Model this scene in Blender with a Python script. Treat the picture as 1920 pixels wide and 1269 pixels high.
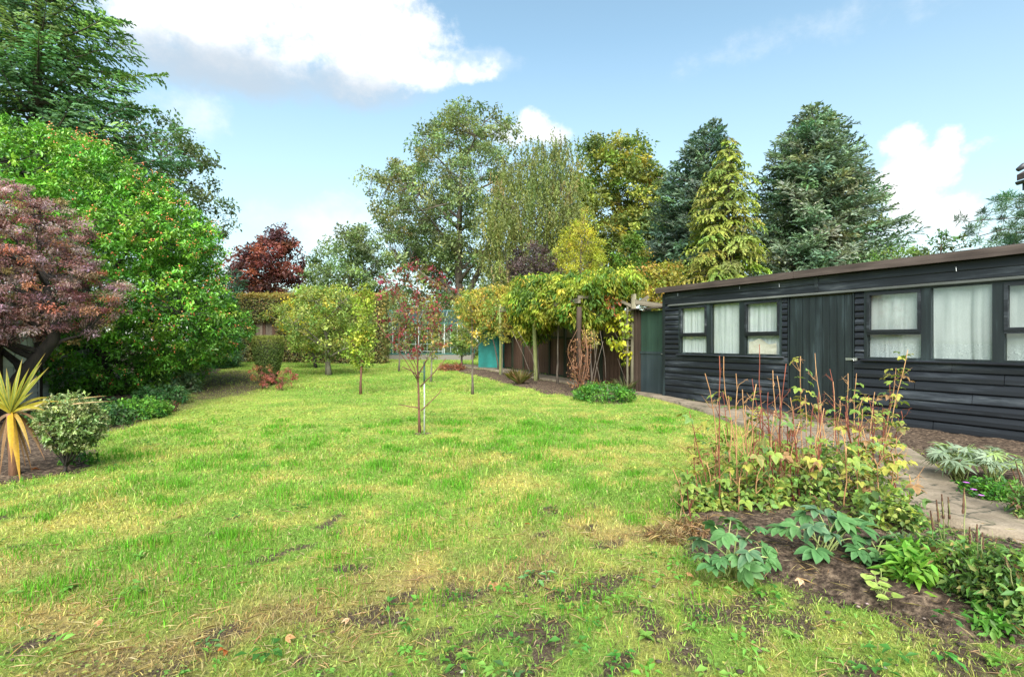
import bpy, math, random
import numpy as np
from mathutils import Vector, noise as mnoise

for o in list(bpy.data.objects):
    bpy.data.objects.remove(o, do_unlink=True)
S = bpy.context.scene
COL = S.collection
random.seed(11)
rng = np.random.default_rng(11)

# ------------------------------------------------------------------ camera
CAM_H, FPX, HX, HY = 1.2, 960.0, 960.0, 639.0
cam = bpy.data.cameras.new('camera')
cam.sensor_width = 36.0
cam.lens = 18.0
cam.shift_y = (HY - 634.5) / 1920.0
cam.clip_start = 0.05
cam.clip_end = 3000
co = bpy.data.objects.new('camera', cam)
COL.objects.link(co)
co.location = (0, 0, CAM_H)
co.rotation_euler = (math.pi / 2, 0, 0)
S.camera = co

# ------------------------------------------------------------------ light
SUN_EL, SUN_AZ = math.radians(43), math.radians(182)      # behind the camera, to the left
sun = bpy.data.lights.new('sun', 'SUN')
sun.energy = 4.0
sun.angle = math.radians(55)
sun.color = (1.0, 0.965, 0.91)
so = bpy.data.objects.new('sun', sun)
COL.objects.link(so)
sd = Vector((math.sin(SUN_AZ) * math.cos(SUN_EL), math.cos(SUN_AZ) * math.cos(SUN_EL), math.sin(SUN_EL)))
so.rotation_euler = sd.to_track_quat('Z', 'Y').to_euler()
so.location = sd * 40

S.view_settings.view_transform = 'Standard'
S.view_settings.look = 'None'
S.view_settings.gamma = 1.0
S.view_settings.use_curve_mapping = False
S.view_settings.exposure = 1.45

W = bpy.data.worlds.new('World')
S.world = W
W.use_nodes = True
wn, wl = W.node_tree.nodes, W.node_tree.links
wn.clear()


def wmath(op, a, b=None, c=None, clamp=False):
    n = wn.new('ShaderNodeMath')
    n.operation = op
    n.use_clamp = clamp
    for i, v in enumerate((a, b, c)):
        if v is None:
            continue
        if isinstance(v, (int, float)):
            n.inputs[i].default_value = v
        else:
            wl.new(v, n.inputs[i])
    return n.outputs[0]


sky = wn.new('ShaderNodeTexSky')
sky.sky_type = 'NISHITA'
sky.sun_disc = False
sky.sun_elevation = SUN_EL
sky.sun_rotation = SUN_AZ
sky.air_density = 1.0
sky.dust_density = 0.7
sky.ozone_density = 1.6
SKYK = 0.1
hsv = wn.new('ShaderNodeVectorMath')
hsv.operation = 'MULTIPLY'
hsv.inputs[1].default_value = (SKYK * 1.27, SKYK * 1.30, SKYK * 1.05)
wl.new(sky.outputs[0], hsv.inputs[0])

tc = wn.new('ShaderNodeTexCoord')
sep = wn.new('ShaderNodeSeparateXYZ')
wl.new(tc.outputs['Generated'], sep.inputs[0])
az0 = wmath('ARCTAN2', sep.outputs[0], sep.outputs[1])
el0 = wmath('ARCSINE', sep.outputs[2])


def wnoise(scale, detail, rough, zs=1.0, off=0.0):
    mp = wn.new('ShaderNodeMapping')
    mp.inputs['Scale'].default_value = (1, 1, zs)
    mp.inputs['Location'].default_value = (off, off * .7, off * 1.3)
    wl.new(tc.outputs['Generated'], mp.inputs[0])
    n = wn.new('ShaderNodeTexNoise')
    n.inputs['Scale'].default_value = scale
    n.inputs['Detail'].default_value = detail
    n.inputs['Roughness'].default_value = rough
    wl.new(mp.outputs[0], n.inputs[0])
    return n


big = wnoise(5.0, 6, .62, 1.3)
bs = wn.new('ShaderNodeSeparateColor')
wl.new(big.outputs['Color'], bs.inputs[0])
az = wmath('ADD', az0, wmath('MULTIPLY', wmath('SUBTRACT', bs.outputs[0], .5), .13))
el = wmath('ADD', el0, wmath('MULTIPLY', wmath('SUBTRACT', bs.outputs[1], .5), .10))


def lobe(a, e, wa, we, amp=1.0):
    """soft ellipse in azimuth / elevation (degrees)"""
    da = wmath('DIVIDE', wmath('SUBTRACT', az, math.radians(a)), math.radians(wa))
    de = wmath('DIVIDE', wmath('SUBTRACT', el, math.radians(e)), math.radians(we))
    d = wmath('ADD', wmath('MULTIPLY', da, da), wmath('MULTIPLY', de, de))
    return wmath('MULTIPLY', wmath('SUBTRACT', 1.0, d), amp)


def vmax(lst):
    r = lst[0]
    for q in lst[1:]:
        r = wmath('MAXIMUM', r, q)
    return r


def pl(x, y, rx, ry, amp=1.0):
    """a cloud given by where it stands over the garden (bearing and height worked out from a 1920-wide view due north)"""
    a = math.atan((x - HX) / FPX)
    e = math.atan((HY - y) / FPX * math.cos(a))
    return lobe(math.degrees(a), math.degrees(e), math.degrees(rx / FPX * math.cos(a) ** 2), math.degrees(ry / FPX * math.cos(a) * math.cos(e) ** 2), amp)


# cumulus masses in the sky in front, by compass bearing and height
white = vmax([pl(420, 30, 330, 130), pl(690, 70, 190, 120), pl(790, 130, 90, 55), pl(300, -120, 600, 150), pl(900, 132, 50, 26, .7),
              pl(1025, 250, 70, 40), pl(960, 262, 60, 30, .8),
              pl(1690, 262, 62, 45), pl(1720, 340, 90, 90), pl(1790, 290, 52, 70), pl(1800, 395, 95, 42), pl(1860, 262, 50, 22, .65),
              lobe(68, 20, 11, 7), lobe(95, 34, 16, 9), lobe(140, 26, 18, 8), lobe(-75, 30, 16, 8), lobe(-120, 38, 18, 9),
              lobe(178, 40, 14, 8)])
fine = wnoise(15.0, 9, .64, 1.2, 3.1)
nz = wmath('MULTIPLY', wmath('SUBTRACT', fine.outputs[0], .5), 2.3)
dens = wmath('ADD', white, nz)
mr = wn.new('ShaderNodeMapRange')
mr.interpolation_type = 'SMOOTHSTEP'
mr.inputs[1].default_value = 0.0
mr.inputs[2].default_value = 0.95
wl.new(dens, mr.inputs[0])
cloud_f = mr.outputs[0]
# grey undersides of the large cloud
grey = vmax([pl(430, 140, 240, 52), pl(640, 165, 200, 38, .7), lobe(-130, 30, 14, 2.5), lobe(130, 19, 14, 2.5)])
gr = wn.new('ShaderNodeMapRange')
gr.interpolation_type = 'SMOOTHSTEP'
gr.inputs[1].default_value = -0.15
gr.inputs[2].default_value = 1.0
wl.new(wmath('ADD', grey, wmath('MULTIPLY', nz, .18)), gr.inputs[0])
# thin wisps
wisp = vmax([pl(370, 215, 110, 55), pl(640, 420, 220, 60), pl(870, 120, 130, 40), pl(1640, 440, 330, 70), pl(1500, 60, 300, 60, .5),
             lobe(110, 16, 20, 4), lobe(-90, 15, 15, 4), lobe(-160, 20, 22, 4)])
wr = wn.new('ShaderNodeMapRange')
wr.interpolation_type = 'SMOOTHSTEP'
wr.inputs[1].default_value = 0.1
wr.inputs[2].default_value = 1.7
wr.inputs[4].default_value = 0.62
wl.new(wmath('ADD', wisp, wmath('MULTIPLY', nz, .9)), wr.inputs[0])


def mixrgb(fac, a, b):
    n = wn.new('ShaderNodeMixRGB')
    for s, v in ((n.inputs[0], fac), (n.inputs[1], a), (n.inputs[2], b)):
        if isinstance(v, (int, float)):
            s.default_value = v
        elif isinstance(v, tuple):
            s.default_value = (*v, 1)
        else:
            wl.new(v, s)
    return n.outputs[0]


CLOUD, GREY = (.46, .465, .47), (.225, .262, .30)
# milky air towards the horizon
hz = wn.new('ShaderNodeMapRange')
hz.inputs[1].default_value = math.radians(30)
hz.inputs[2].default_value = math.radians(2)
hz.inputs[3].default_value = 0.0
hz.inputs[4].default_value = 0.62
wl.new(el0, hz.inputs[0])
c = mixrgb(hz.outputs[0], hsv.outputs[0], (.255, .305, .34))
c = mixrgb(wr.outputs[0], c, CLOUD)
c = mixrgb(cloud_f, c, CLOUD)
c = mixrgb(wmath('MULTIPLY', gr.outputs[0], .85), c, GREY)
bg = wn.new('ShaderNodeBackground')
wl.new(c, bg.inputs[0])
bg.inputs[1].default_value = 1.0
wo = wn.new('ShaderNodeOutputWorld')
wl.new(bg.outputs[0], wo.inputs[0])

W.cycles.sampling_method = 'MANUAL'
W.cycles.sample_map_resolution = 256
S.render.engine = 'CYCLES'
S.cycles.max_bounces = 7
S.cycles.diffuse_bounces = 3
S.cycles.transmission_bounces = 4
S.cycles.transparent_max_bounces = 12
S.cycles.caustics_reflective = False
S.cycles.caustics_refractive = False

# ------------------------------------------------------------------ terrain
UX, UY = -0.4865, 0.8737            # long axis of the garden


def gz(x, y):
    """the ground climbs gently towards the far end of the garden"""
    v = UX * np.asarray(x, float) + UY * np.asarray(y, float)
    t = np.maximum(0, v - 8.0)
    r = 0.022 * t * t / (t + 2.0)
    return np.minimum(r, .9)


def gp(px, py):
    """ground point under a picture position (1920 wide)"""
    k = (px - HX) / FPX
    m = (py - HY) / FPX
    Z = CAM_H / m
    for _ in range(30):
        Z = .5 * Z + .5 * (CAM_H - float(gz(k * Z, Z))) / m
    return (k * Z, Z)


def at(px, py, Z):
    return ((px - HX) / FPX * Z, Z, CAM_H - (py - HY) / FPX * Z)


# ------------------------------------------------------------------ helpers
def link(o, parent=None):
    COL.objects.link(o)
    if parent:
        o.parent = parent
    return o


def tag(o, label=None, cat=None, group=None, kind=None):
    if label:
        o['label'] = label
    if cat:
        o['category'] = cat
    if group:
        o['group'] = group
    if kind:
        o['kind'] = kind
    return o


def thing(name, label, cat, loc=(0, 0, 0), rz=0.0, group=None):
    o = bpy.data.objects.new(name, None)
    o.empty_display_size = .1
    link(o)
    o.location = loc
    o.rotation_euler = (0, 0, rz)
    return tag(o, label, cat, group)


def mesh_np(name, V, Fs, col=None, smooth=False):
    """V (n,3); Fs list of int arrays (m,k); col (n,3) per vertex"""
    me = bpy.data.meshes.new(name)
    V = np.asarray(V, np.float32)
    if not isinstance(Fs, (list, tuple)):
        Fs = [Fs]
    Fs = [np.asarray(f, np.int32) for f in Fs if len(f)]
    me.vertices.add(len(V))
    me.vertices.foreach_set('co', V.ravel())
    nl = sum(f.size for f in Fs)
    npol = sum(len(f) for f in Fs)
    me.loops.add(nl)
    me.polygons.add(npol)
    me.loops.foreach_set('vertex_index', np.concatenate([f.ravel() for f in Fs]))
    st, s = [], 0
    for f in Fs:
        st.append(s + np.arange(len(f)) * f.shape[1])
        s += f.size
    me.polygons.foreach_set('loop_start', np.concatenate(st).astype(np.int32))
    if smooth:
        me.polygons.foreach_set('use_smooth', np.ones(npol, bool))
    if col is not None:
        a = me.attributes.new('col', 'FLOAT_COLOR', 'POINT')
        c4 = np.ones((len(V), 4), np.float32)
        c4[:, :3] = col
        a.data.foreach_set('color', c4.ravel())
    me.update(calc_edges=True)
    return me


def obj(name, me, mat, parent=None):
    o = bpy.data.objects.new(name, me)
    if mat is not None and len(me.materials) == 0:
        me.materials.append(mat)
    return link(o, parent)


class MB:
    """collects boxes, bars, tubes, lathes into ONE mesh"""

    def __init__(s):
        s.v, s.f, s.n = [], [], 0

    def add(s, V, F):
        V = [tuple(p) for p in V]
        s.v += V
        s.f += [tuple(i + s.n for i in f) for f in F]
        s.n += len(V)
        return s

    def box(s, x0, x1, y0, y1, z0, z1, jit=0.0):
        V = [(x, y, z) for z in (z0, z1) for y in (y0, y1) for x in (x0, x1)]
        if jit:
            V = [tuple(c + random.uniform(-jit, jit) for c in p) for p in V]
        return s.add(V, [(0, 2, 3, 1), (4, 5, 7, 6), (0, 1, 5, 4), (2, 6, 7, 3), (0, 4, 6, 2), (1, 3, 7, 5)])

    def prism(s, poly, x0, x1):
        """(y,z) polygon swept along x"""
        n = len(poly)
        V = [(x0, y, z) for y, z in poly] + [(x1, y, z) for y, z in poly]
        F = [(i, (i + 1) % n, (i + 1) % n + n, i + n) for i in range(n)]
        F += [tuple(range(n - 1, -1, -1)), tuple(range(n, 2 * n))]
        return s.add(V, F)

    def tube(s, pts, rad, seg=6, cap=True):
        pts = [Vector(p) for p in pts]
        n = len(pts)
        if not hasattr(rad, '__len__'):
            rad = [rad] * n
        V, F = [], []
        ref = Vector((0.31, .83, .2)).normalized()
        for i, p in enumerate(pts):
            t = (pts[min(i + 1, n - 1)] - pts[max(i - 1, 0)])
            t = t.normalized() if t.length > 1e-9 else Vector((0, 0, 1))
            a = t.cross(ref)
            if a.length < .05:
                a = t.cross(Vector((1, 0, 0)))
            a.normalize()
            b = t.cross(a)
            for k in range(seg):
                an = 2 * math.pi * k / seg
                V.append(p + (a * math.cos(an) + b * math.sin(an)) * rad[i])
        for i in range(n - 1):
            for k in range(seg):
                k2 = (k + 1) % seg
                F.append((i * seg + k, i * seg + k2, (i + 1) * seg + k2, (i + 1) * seg + k))
        if cap:
            F.append(tuple(range(seg - 1, -1, -1)))
            F.append(tuple(range((n - 1) * seg, n * seg)))
        return s.add(V, F)

    def mesh(s, name, smooth=False):
        me = bpy.data.meshes.new(name)
        me.from_pydata(s.v, [], s.f)
        if smooth:
            me.polygons.foreach_set('use_smooth', [True] * len(me.polygons))
        me.update()
        return me

    def build(s, name, mat, parent=None, smooth=False):
        return obj(name, s.mesh(name, smooth), mat, parent)


# ------------------------------------------------------------------ materials
MATS = {}


def newmat(name):
    m = bpy.data.materials.new(name)
    m.use_nodes = True
    MATS[name] = m
    nt = m.node_tree
    b = nt.nodes['Principled BSDF']
    return m, nt, b


def nd(nt, typ, **kw):
    n = nt.nodes.new(typ)
    for k, v in kw.items():
        setattr(n, k, v)
    return n


def ramp(nt, fac, stops):
    r = nt.nodes.new('ShaderNodeValToRGB')
    el_ = r.color_ramp.elements
    while len(el_) < len(stops):
        el_.new(.5)
    for e, (p, c_) in zip(el_, stops):
        e.position = p
        e.color = (*c_, 1)
    nt.links.new(fac, r.inputs[0])
    return r.outputs[0]


def tex(nt, scale, detail=5, rough=.6, sc=(1, 1, 1), coord='Object', typ='ShaderNodeTexNoise', rot=None):
    t = nt.nodes.new('ShaderNodeTexCoord')
    mp = nt.nodes.new('ShaderNodeMapping')
    mp.inputs['Scale'].default_value = sc
    if rot:
        mp.inputs['Rotation'].default_value = rot
    if coord == 'World':
        g = nt.nodes.new('ShaderNodeNewGeometry')
        nt.links.new(g.outputs['Position'], mp.inputs[0])
    else:
        nt.links.new(t.outputs[coord], mp.inputs[0])
    n = nt.nodes.new(typ)
    n.inputs['Scale'].default_value = scale
    if typ == 'ShaderNodeTexNoise':
        n.inputs['Detail'].default_value = detail
        n.inputs['Roughness'].default_value = rough
    nt.links.new(mp.outputs[0], n.inputs[0])
    return n


def mixc(nt, fac, a, b, mode='MIX'):
    n = nt.nodes.new('ShaderNodeMixRGB')
    n.blend_type = mode
    for s, v in ((n.inputs[0], fac), (n.inputs[1], a), (n.inputs[2], b)):
        if isinstance(v, (int, float)):
            s.default_value = v
        elif isinstance(v, tuple):
            s.default_value = (*v, 1)
        else:
            nt.links.new(v, s)
    return n.outputs[0]


def bump(nt, b, h, strength=.4, dist=.02):
    n = nt.nodes.new('ShaderNodeBump')
    n.inputs['Strength'].default_value = strength
    n.inputs['Distance'].default_value = dist
    nt.links.new(h, n.inputs['Height'])
    nt.links.new(n.outputs[0], b.inputs['Normal'])


def leafmat(name, trans=.35, rough=.5, spec=.3, noise=0):
    """leaf: colour from the mesh, light passing through the blade"""
    m, nt, b = newmat(name)
    a = nd(nt, 'ShaderNodeAttribute', attribute_name='col')
    c_ = a.outputs['Color']
    if noise:
        n = tex(nt, noise, 3, .6)
        c_ = mixc(nt, .5, c_, ramp(nt, n.outputs[0], [(.3, (.55, .55, .5)), (.7, (1.35, 1.3, 1.2))]), 'MULTIPLY')
    nt.links.new(c_, b.inputs['Base Color'])
    b.inputs['Roughness'].default_value = rough
    b.inputs['Specular IOR Level'].default_value = spec
    tr = nd(nt, 'ShaderNodeBsdfTranslucent')
    tc_ = mixc(nt, 1.0, c_, (1.25, 1.2, .75), 'MULTIPLY')
    nt.links.new(tc_, tr.inputs[0])
    mx = nd(nt, 'ShaderNodeMixShader')
    mx.inputs[0].default_value = trans
    nt.links.new(b.outputs[0], mx.inputs[1])
    nt.links.new(tr.outputs[0], mx.inputs[2])
    nt.links.new(mx.outputs[0], nt.nodes['Material Output'].inputs[0])
    return m


def woodmat(name, stops, along='x', scale=6, rough=.75, bstr=.4, grain=18, spec=.3, wear=0):
    m, nt, b = newmat(name)
    sc = {'x': (.12, 1, 1), 'y': (1, .12, 1), 'z': (1, 1, .12)}[along]
    n1 = tex(nt, scale, 6, .65, sc)
    n2 = tex(nt, grain * scale / 6, 4, .7, tuple(.25 * q if q < 1 else q for q in sc))
    n3 = tex(nt, 1.4, 3, .5)
    f = mixc(nt, .45, n1.outputs[0], n2.outputs[0])
    f = mixc(nt, .3, f, n3.outputs[0])
    if wear:                                   # broad faded streaks along the grain
        n4 = tex(nt, 2.6, 7, .72, tuple(.18 if q < 1 else q * 2.2 for q in sc), coord='World' if wear == 2 else 'Object')
        f = mixc(nt, .55, f, n4.outputs[0])
    c_ = ramp(nt, f, stops)
    oi = nd(nt, 'ShaderNodeObjectInfo')
    c_ = mixc(nt, .55, c_, ramp(nt, oi.outputs['Random'], [(0, (.72, .72, .74)), (1, (1.3, 1.28, 1.25))]), 'MULTIPLY')
    nt.links.new(c_, b.inputs['Base Color'])
    b.inputs['Roughness'].default_value = rough
    b.inputs['Specular IOR Level'].default_value = spec
    bump(nt, b, f, bstr, .01)
    return m


def barkmat(name, c1, c2, scale=9):
    m, nt, b = newmat(name)
    n = tex(nt, scale, 6, .7, (1, 1, .25))
    n2 = tex(nt, 2.2, 3, .5)
    f = mixc(nt, .35, n.outputs[0], n2.outputs[0])
    nt.links.new(ramp(nt, f, [(.35, c1), (.62, c2)]), b.inputs['Base Color'])
    b.inputs['Roughness'].default_value = .9
    bump(nt, b, n.outputs[0], .7, .03)
    return m


def plainmat(name, c1, c2, scale=20, rough=.6, metal=0, bstr=.1):
    m, nt, b = newmat(name)
    n = tex(nt, scale, 4, .6)
    nt.links.new(ramp(nt, n.outputs[0], [(.3, c1), (.7, c2)]), b.inputs['Base Color'])
    b.inputs['Roughness'].default_value = rough
    b.inputs['Metallic'].default_value = metal
    if bstr:
        bump(nt, b, n.outputs[0], bstr, .005)
    return m


M_LEAF = leafmat('foliage', .42, .5, .3)
M_GLOSS = leafmat('glossy_leaf', .25, .34, .5)
M_NEEDLE = leafmat('needles', .28, .6, .2)
M_BROAD = leafmat('broad_leaf', .32, .5, .25, noise=40)
M_GRASS = leafmat('grass_blade', .4, .55, .2)
M_BARK = barkmat('bark_grey_brown', (.035, .027, .02), (.16, .13, .10))
M_BARKD = barkmat('bark_dark', (.008, .007, .006), (.035, .028, .022))
M_BARKM = barkmat('bark_mossy', (.05, .05, .03), (.22, .2, .15))
M_TWIG = barkmat('young_red_bark', (.06, .025, .018), (.20, .09, .055), 14)
M_CANE = barkmat('raspberry_cane_bark', (.20, .09, .035), (.46, .27, .12), 16)
M_CANER = barkmat('raspberry_cane_red', (.10, .02, .015), (.24, .07, .035), 16)
# ------------------------------------------------------------------ numeric noise
_perm = np.random.default_rng(5).random((257, 257)).astype(np.float32)
_perm[256] = _perm[0]
_perm[:, 256] = _perm[:, 0]
_pf = _perm.ravel()


def vnoise(x, y, s=1.0, o=0):
    """value noise 0..1"""
    x = (np.asarray(x, np.float32) * s + 17.3 * (o + 1)) % 256
    y = (np.asarray(y, np.float32) * s + 41.7 * (o + 1)) % 256
    xi, yi = x.astype(np.int32), y.astype(np.int32)
    fx, fy = x - xi, y - yi
    fx, fy = fx * fx * (3 - 2 * fx), fy * fy * (3 - 2 * fy)
    k = np.minimum(xi, 255) * 257 + np.minimum(yi, 255)
    a, b, c_, d = _pf.take(k), _pf.take(k + 257), _pf.take(k + 1), _pf.take(k + 258)
    a = a + (b - a) * fx
    c_ = c_ + (d - c_) * fx
    return a + (c_ - a) * fy


def fbm(x, y, s=1.0, o=0, n=4):
    r, a, t = 0, 1, 0
    for i in range(n):
        r = r + a * vnoise(x, y, s * 2 ** i, o + 3 * i)
        t += a
        a *= .55
    return r / t


def sstep(a, b, x):
    t = np.clip((np.asarray(x, float) - a) / (b - a), 0, 1)
    return t * t * (3 - 2 * t)


# ------------------------------------------------------------------ leaves
def unit(a):
    return a / np.maximum(1e-9, np.linalg.norm(a, axis=-1, keepdims=True))


def rdir(n):
    return unit(rng.normal(size=(n, 3)))


def leaf_geo(C, D, N, L, Wd, fold=.2, curve=.12):
    """folded four-cornered leaves: V (4n,3), F (2n,3)"""
    n = len(C)
    D = unit(D)
    Sd = unit(np.cross(D, N))
    N = np.cross(Sd, D)
    L = np.broadcast_to(np.asarray(L, float).reshape(-1, 1), (n, 1))
    Wd = np.broadcast_to(np.asarray(Wd, float).reshape(-1, 1), (n, 1))
    V = np.empty((n, 4, 3))
    V[:, 0] = C
    V[:, 1] = C + D * L * .45 + Sd * Wd * .5 + N * Wd * fold
    V[:, 2] = C + D * L - N * L * curve
    V[:, 3] = C + D * L * .45 - Sd * Wd * .5 + N * Wd * fold
    b = np.arange(n)[:, None] * 4
    F = np.concatenate([b + [0, 1, 2], b + [0, 2, 3]], 0)
    return V.reshape(-1, 3), F


def palette(n, pal, jit=.18):
    """n colours drawn from [(rgb, weight), ...] with brightness / hue jitter"""
    w = np.array([p[1] for p in pal], float)
    i = rng.choice(len(pal), n, p=w / w.sum())
    c_ = np.array([p[0] for p in pal])[i]
    c_ = c_ * np.exp(rng.normal(0, jit, (n, 1))) * np.exp(rng.normal(0, jit * .35, (n, 3)))
    return np.clip(c_, .002, .9)


def profile_at(P, z):
    return [np.interp(z, P[:, 0], P[:, k]) for k in (1, 2)]


def rows_profile(rows, Y, bx):
    """picture rows (py, xl, xr) at depth Y -> (z, radius, x offset from base)"""
    P = []
    for py, xl, xr in rows:
        a, b = at(xl, py, Y), at(xr, py, Y)
        P.append((a[2], (b[0] - a[0]) / 2, (a[0] + b[0]) / 2 - bx))
    P.sort()
    return np.array(P)


def crown_pts(P, n, shell=.45, lump=.25, seed=0, ydepth=.9):
    zz = np.linspace(P[0, 0], P[-1, 0], 200)
    r, _ = profile_at(P, zz)
    pdf = (r + .05) ** 1.4
    z = rng.choice(zz, n, p=pdf / pdf.sum()) + rng.uniform(-.5, .5, n) * (zz[1] - zz[0])
    r, cx = profile_at(P, z)
    a = rng.uniform(0, 2 * math.pi, n)
    lm = 1 + lump * 2 * (fbm(a * 1.1 + seed, z * .9 / max(.6, P[:, 1].max() * .35), 1.0, seed, 3) - .5)
    rad = r * lm * rng.random(n) ** shell
    return np.stack([cx + rad * np.cos(a), rad * np.sin(a) * ydepth, z], 1)


def limbs(mb, trunk, tr, ends, clumps, twig=.012, seg=6, sub=.7):
    """limbs from a trunk polyline to the given ends and twigs on to every clump"""
    trunk = np.asarray(trunk)
    nodes = [trunk[len(trunk) // 3:]]
    H = trunk[-1, 2] - trunk[0, 2]
    for e in ends:
        dh = np.hypot(*(e[:2] - trunk[-1, :2]))
        zs = max(trunk[0, 2] + .22 * H, min(trunk[-1, 2] * .96, e[2] - sub * dh))
        k = np.interp(zs, trunk[:, 2], np.arange(len(trunk)))
        s0 = np.array([np.interp(zs, trunk[:, 2], trunk[:, q]) for q in range(3)])
        mid = s0 * .5 + e * .5 + np.array([0, 0, .12 * dh]) + rng.normal(0, .05 * dh + .01, 3)
        t = np.linspace(0, 1, 7)[:, None]
        pts = (1 - t) ** 2 * s0 + 2 * t * (1 - t) * mid + t * t * e
        pts[1:-1] += rng.normal(0, .012 * dh, (5, 3))
        r0 = max(twig * 1.5, np.interp(k, np.arange(len(tr)), tr) * .55)
        mb.tube(pts, list(np.linspace(r0, twig, 7)), seg)
        nodes.append(pts[2:])
    nodes = np.concatenate(nodes)
    for c_ in clumps:
        d = np.linalg.norm(nodes - c_, axis=1) + .6 * np.maximum(0, nodes[:, 2] - c_[2])
        s0 = nodes[np.argmin(d)]
        m = (s0 + c_) / 2 + rng.normal(0, .06, 3) * np.linalg.norm(c_ - s0)
        mb.tube([s0, m, c_], [twig, twig * .7, twig * .35], 3, cap=False)


def far_subset(C, k):
    i = [int(np.argmax(C[:, 2]))]
    d = np.linalg.norm(C - C[i[0]], axis=1)
    while len(i) < min(k, len(C)):
        j = int(np.argmax(d))
        i.append(j)
        d = np.minimum(d, np.linalg.norm(C - C[j], axis=1))
    return C[i]


def clump_leaves(C, m, cr, L, pal, clump_jit=.2, leaf_jit=.15, up=.7, out=.5, droop=.2, flat=.75, aspect=.55, spread=1.0):
    """m leaves round each clump centre"""
    n = len(C)
    cr = np.broadcast_to(np.asarray(cr, float), (n,)) * rng.uniform(.6, 1.35, n)
    cc = palette(n, pal, clump_jit)
    idx = np.repeat(np.arange(n), m)
    N_ = len(idx)
    off = rdir(N_) * (rng.random(N_) ** .5)[:, None] * np.array([1, 1, flat])
    P = C[idx] + off * cr[idx, None]
    D = unit(off * .8 + rdir(N_) * spread - np.array([0, 0, droop]))
    Nn = unit(np.array([0, 0, up]) + off * out + rdir(N_) * .6)
    l = L * np.exp(rng.normal(0, .25, N_))
    V, F = leaf_geo(P, D, Nn, l, l * aspect * rng.uniform(.8, 1.25, N_))
    col = cc[idx] * np.exp(rng.normal(0, leaf_jit, (N_, 1))) * np.exp(rng.normal(0, .05, (N_, 3)))
    return V, F, np.repeat(np.clip(col, .002, .9), 4, 0)


def trunk_line(h, lean=(0, 0), wob=.05, n=9):
    t = np.linspace(0, 1, n)
    w = np.cumsum(rng.normal(0, wob * h / n, (n, 2)), 0)
    w -= w[0]
    return np.stack([lean[0] * t ** 1.3 + w[:, 0], lean[1] * t + w[:, 1], h * t], 1)


def broadleaf(name, label, px, Y, rows, n, m, cr, L, pal, tr=.16, bark=None, nlimb=9, group=None, shell=.45, lump=.25,
              mat=None, cat='tree', aspect=.55, droop=.2, twig=.012, trunk_top=.82, up=.7, cj=.2, lj=.15, base=None, ydepth=.9,
              crown='crown', sub=.7, spread=1.0, flat=.75, trunk_pts=None, out=.5):
    bx = (px - HX) / FPX * Y
    bz = float(gz(bx, Y)) if base is None else base
    t = thing(name, label, cat, (bx, Y, bz), 0, group)
    P = rows_profile(rows, Y, bx)
    P[:, 0] -= bz
    C = crown_pts(P, n, shell, lump, seed=len(label), ydepth=ydepth)
    h = P[-1, 0] * trunk_top
    tx = np.interp(h, P[:, 0], P[:, 2])
    tl = trunk_line(h, (tx, 0), .05) if trunk_pts is None else np.array(trunk_pts, float)
    rad = np.linspace(tr, tr * .22, len(tl))
    rad[0] *= 1.35
    mb = MB()
    mb.tube(tl, list(rad), 8)
    if n:
        limbs(mb, tl, rad, far_subset(C, nlimb) * np.array([.92, .92, .98]), C[::max(1, n // 900)], twig, 6, sub)
    mb.build('trunk', bark or M_BARK, t, True)
    V, F, c_ = clump_leaves(C, m, cr, L, pal, cj, lj, up=up, droop=droop, aspect=aspect, spread=spread, flat=flat, out=out)
    tag(obj(crown, mesh_np(crown, V, F, c_), mat or M_LEAF, t), kind='stuff')
    return t, C, P


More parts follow.
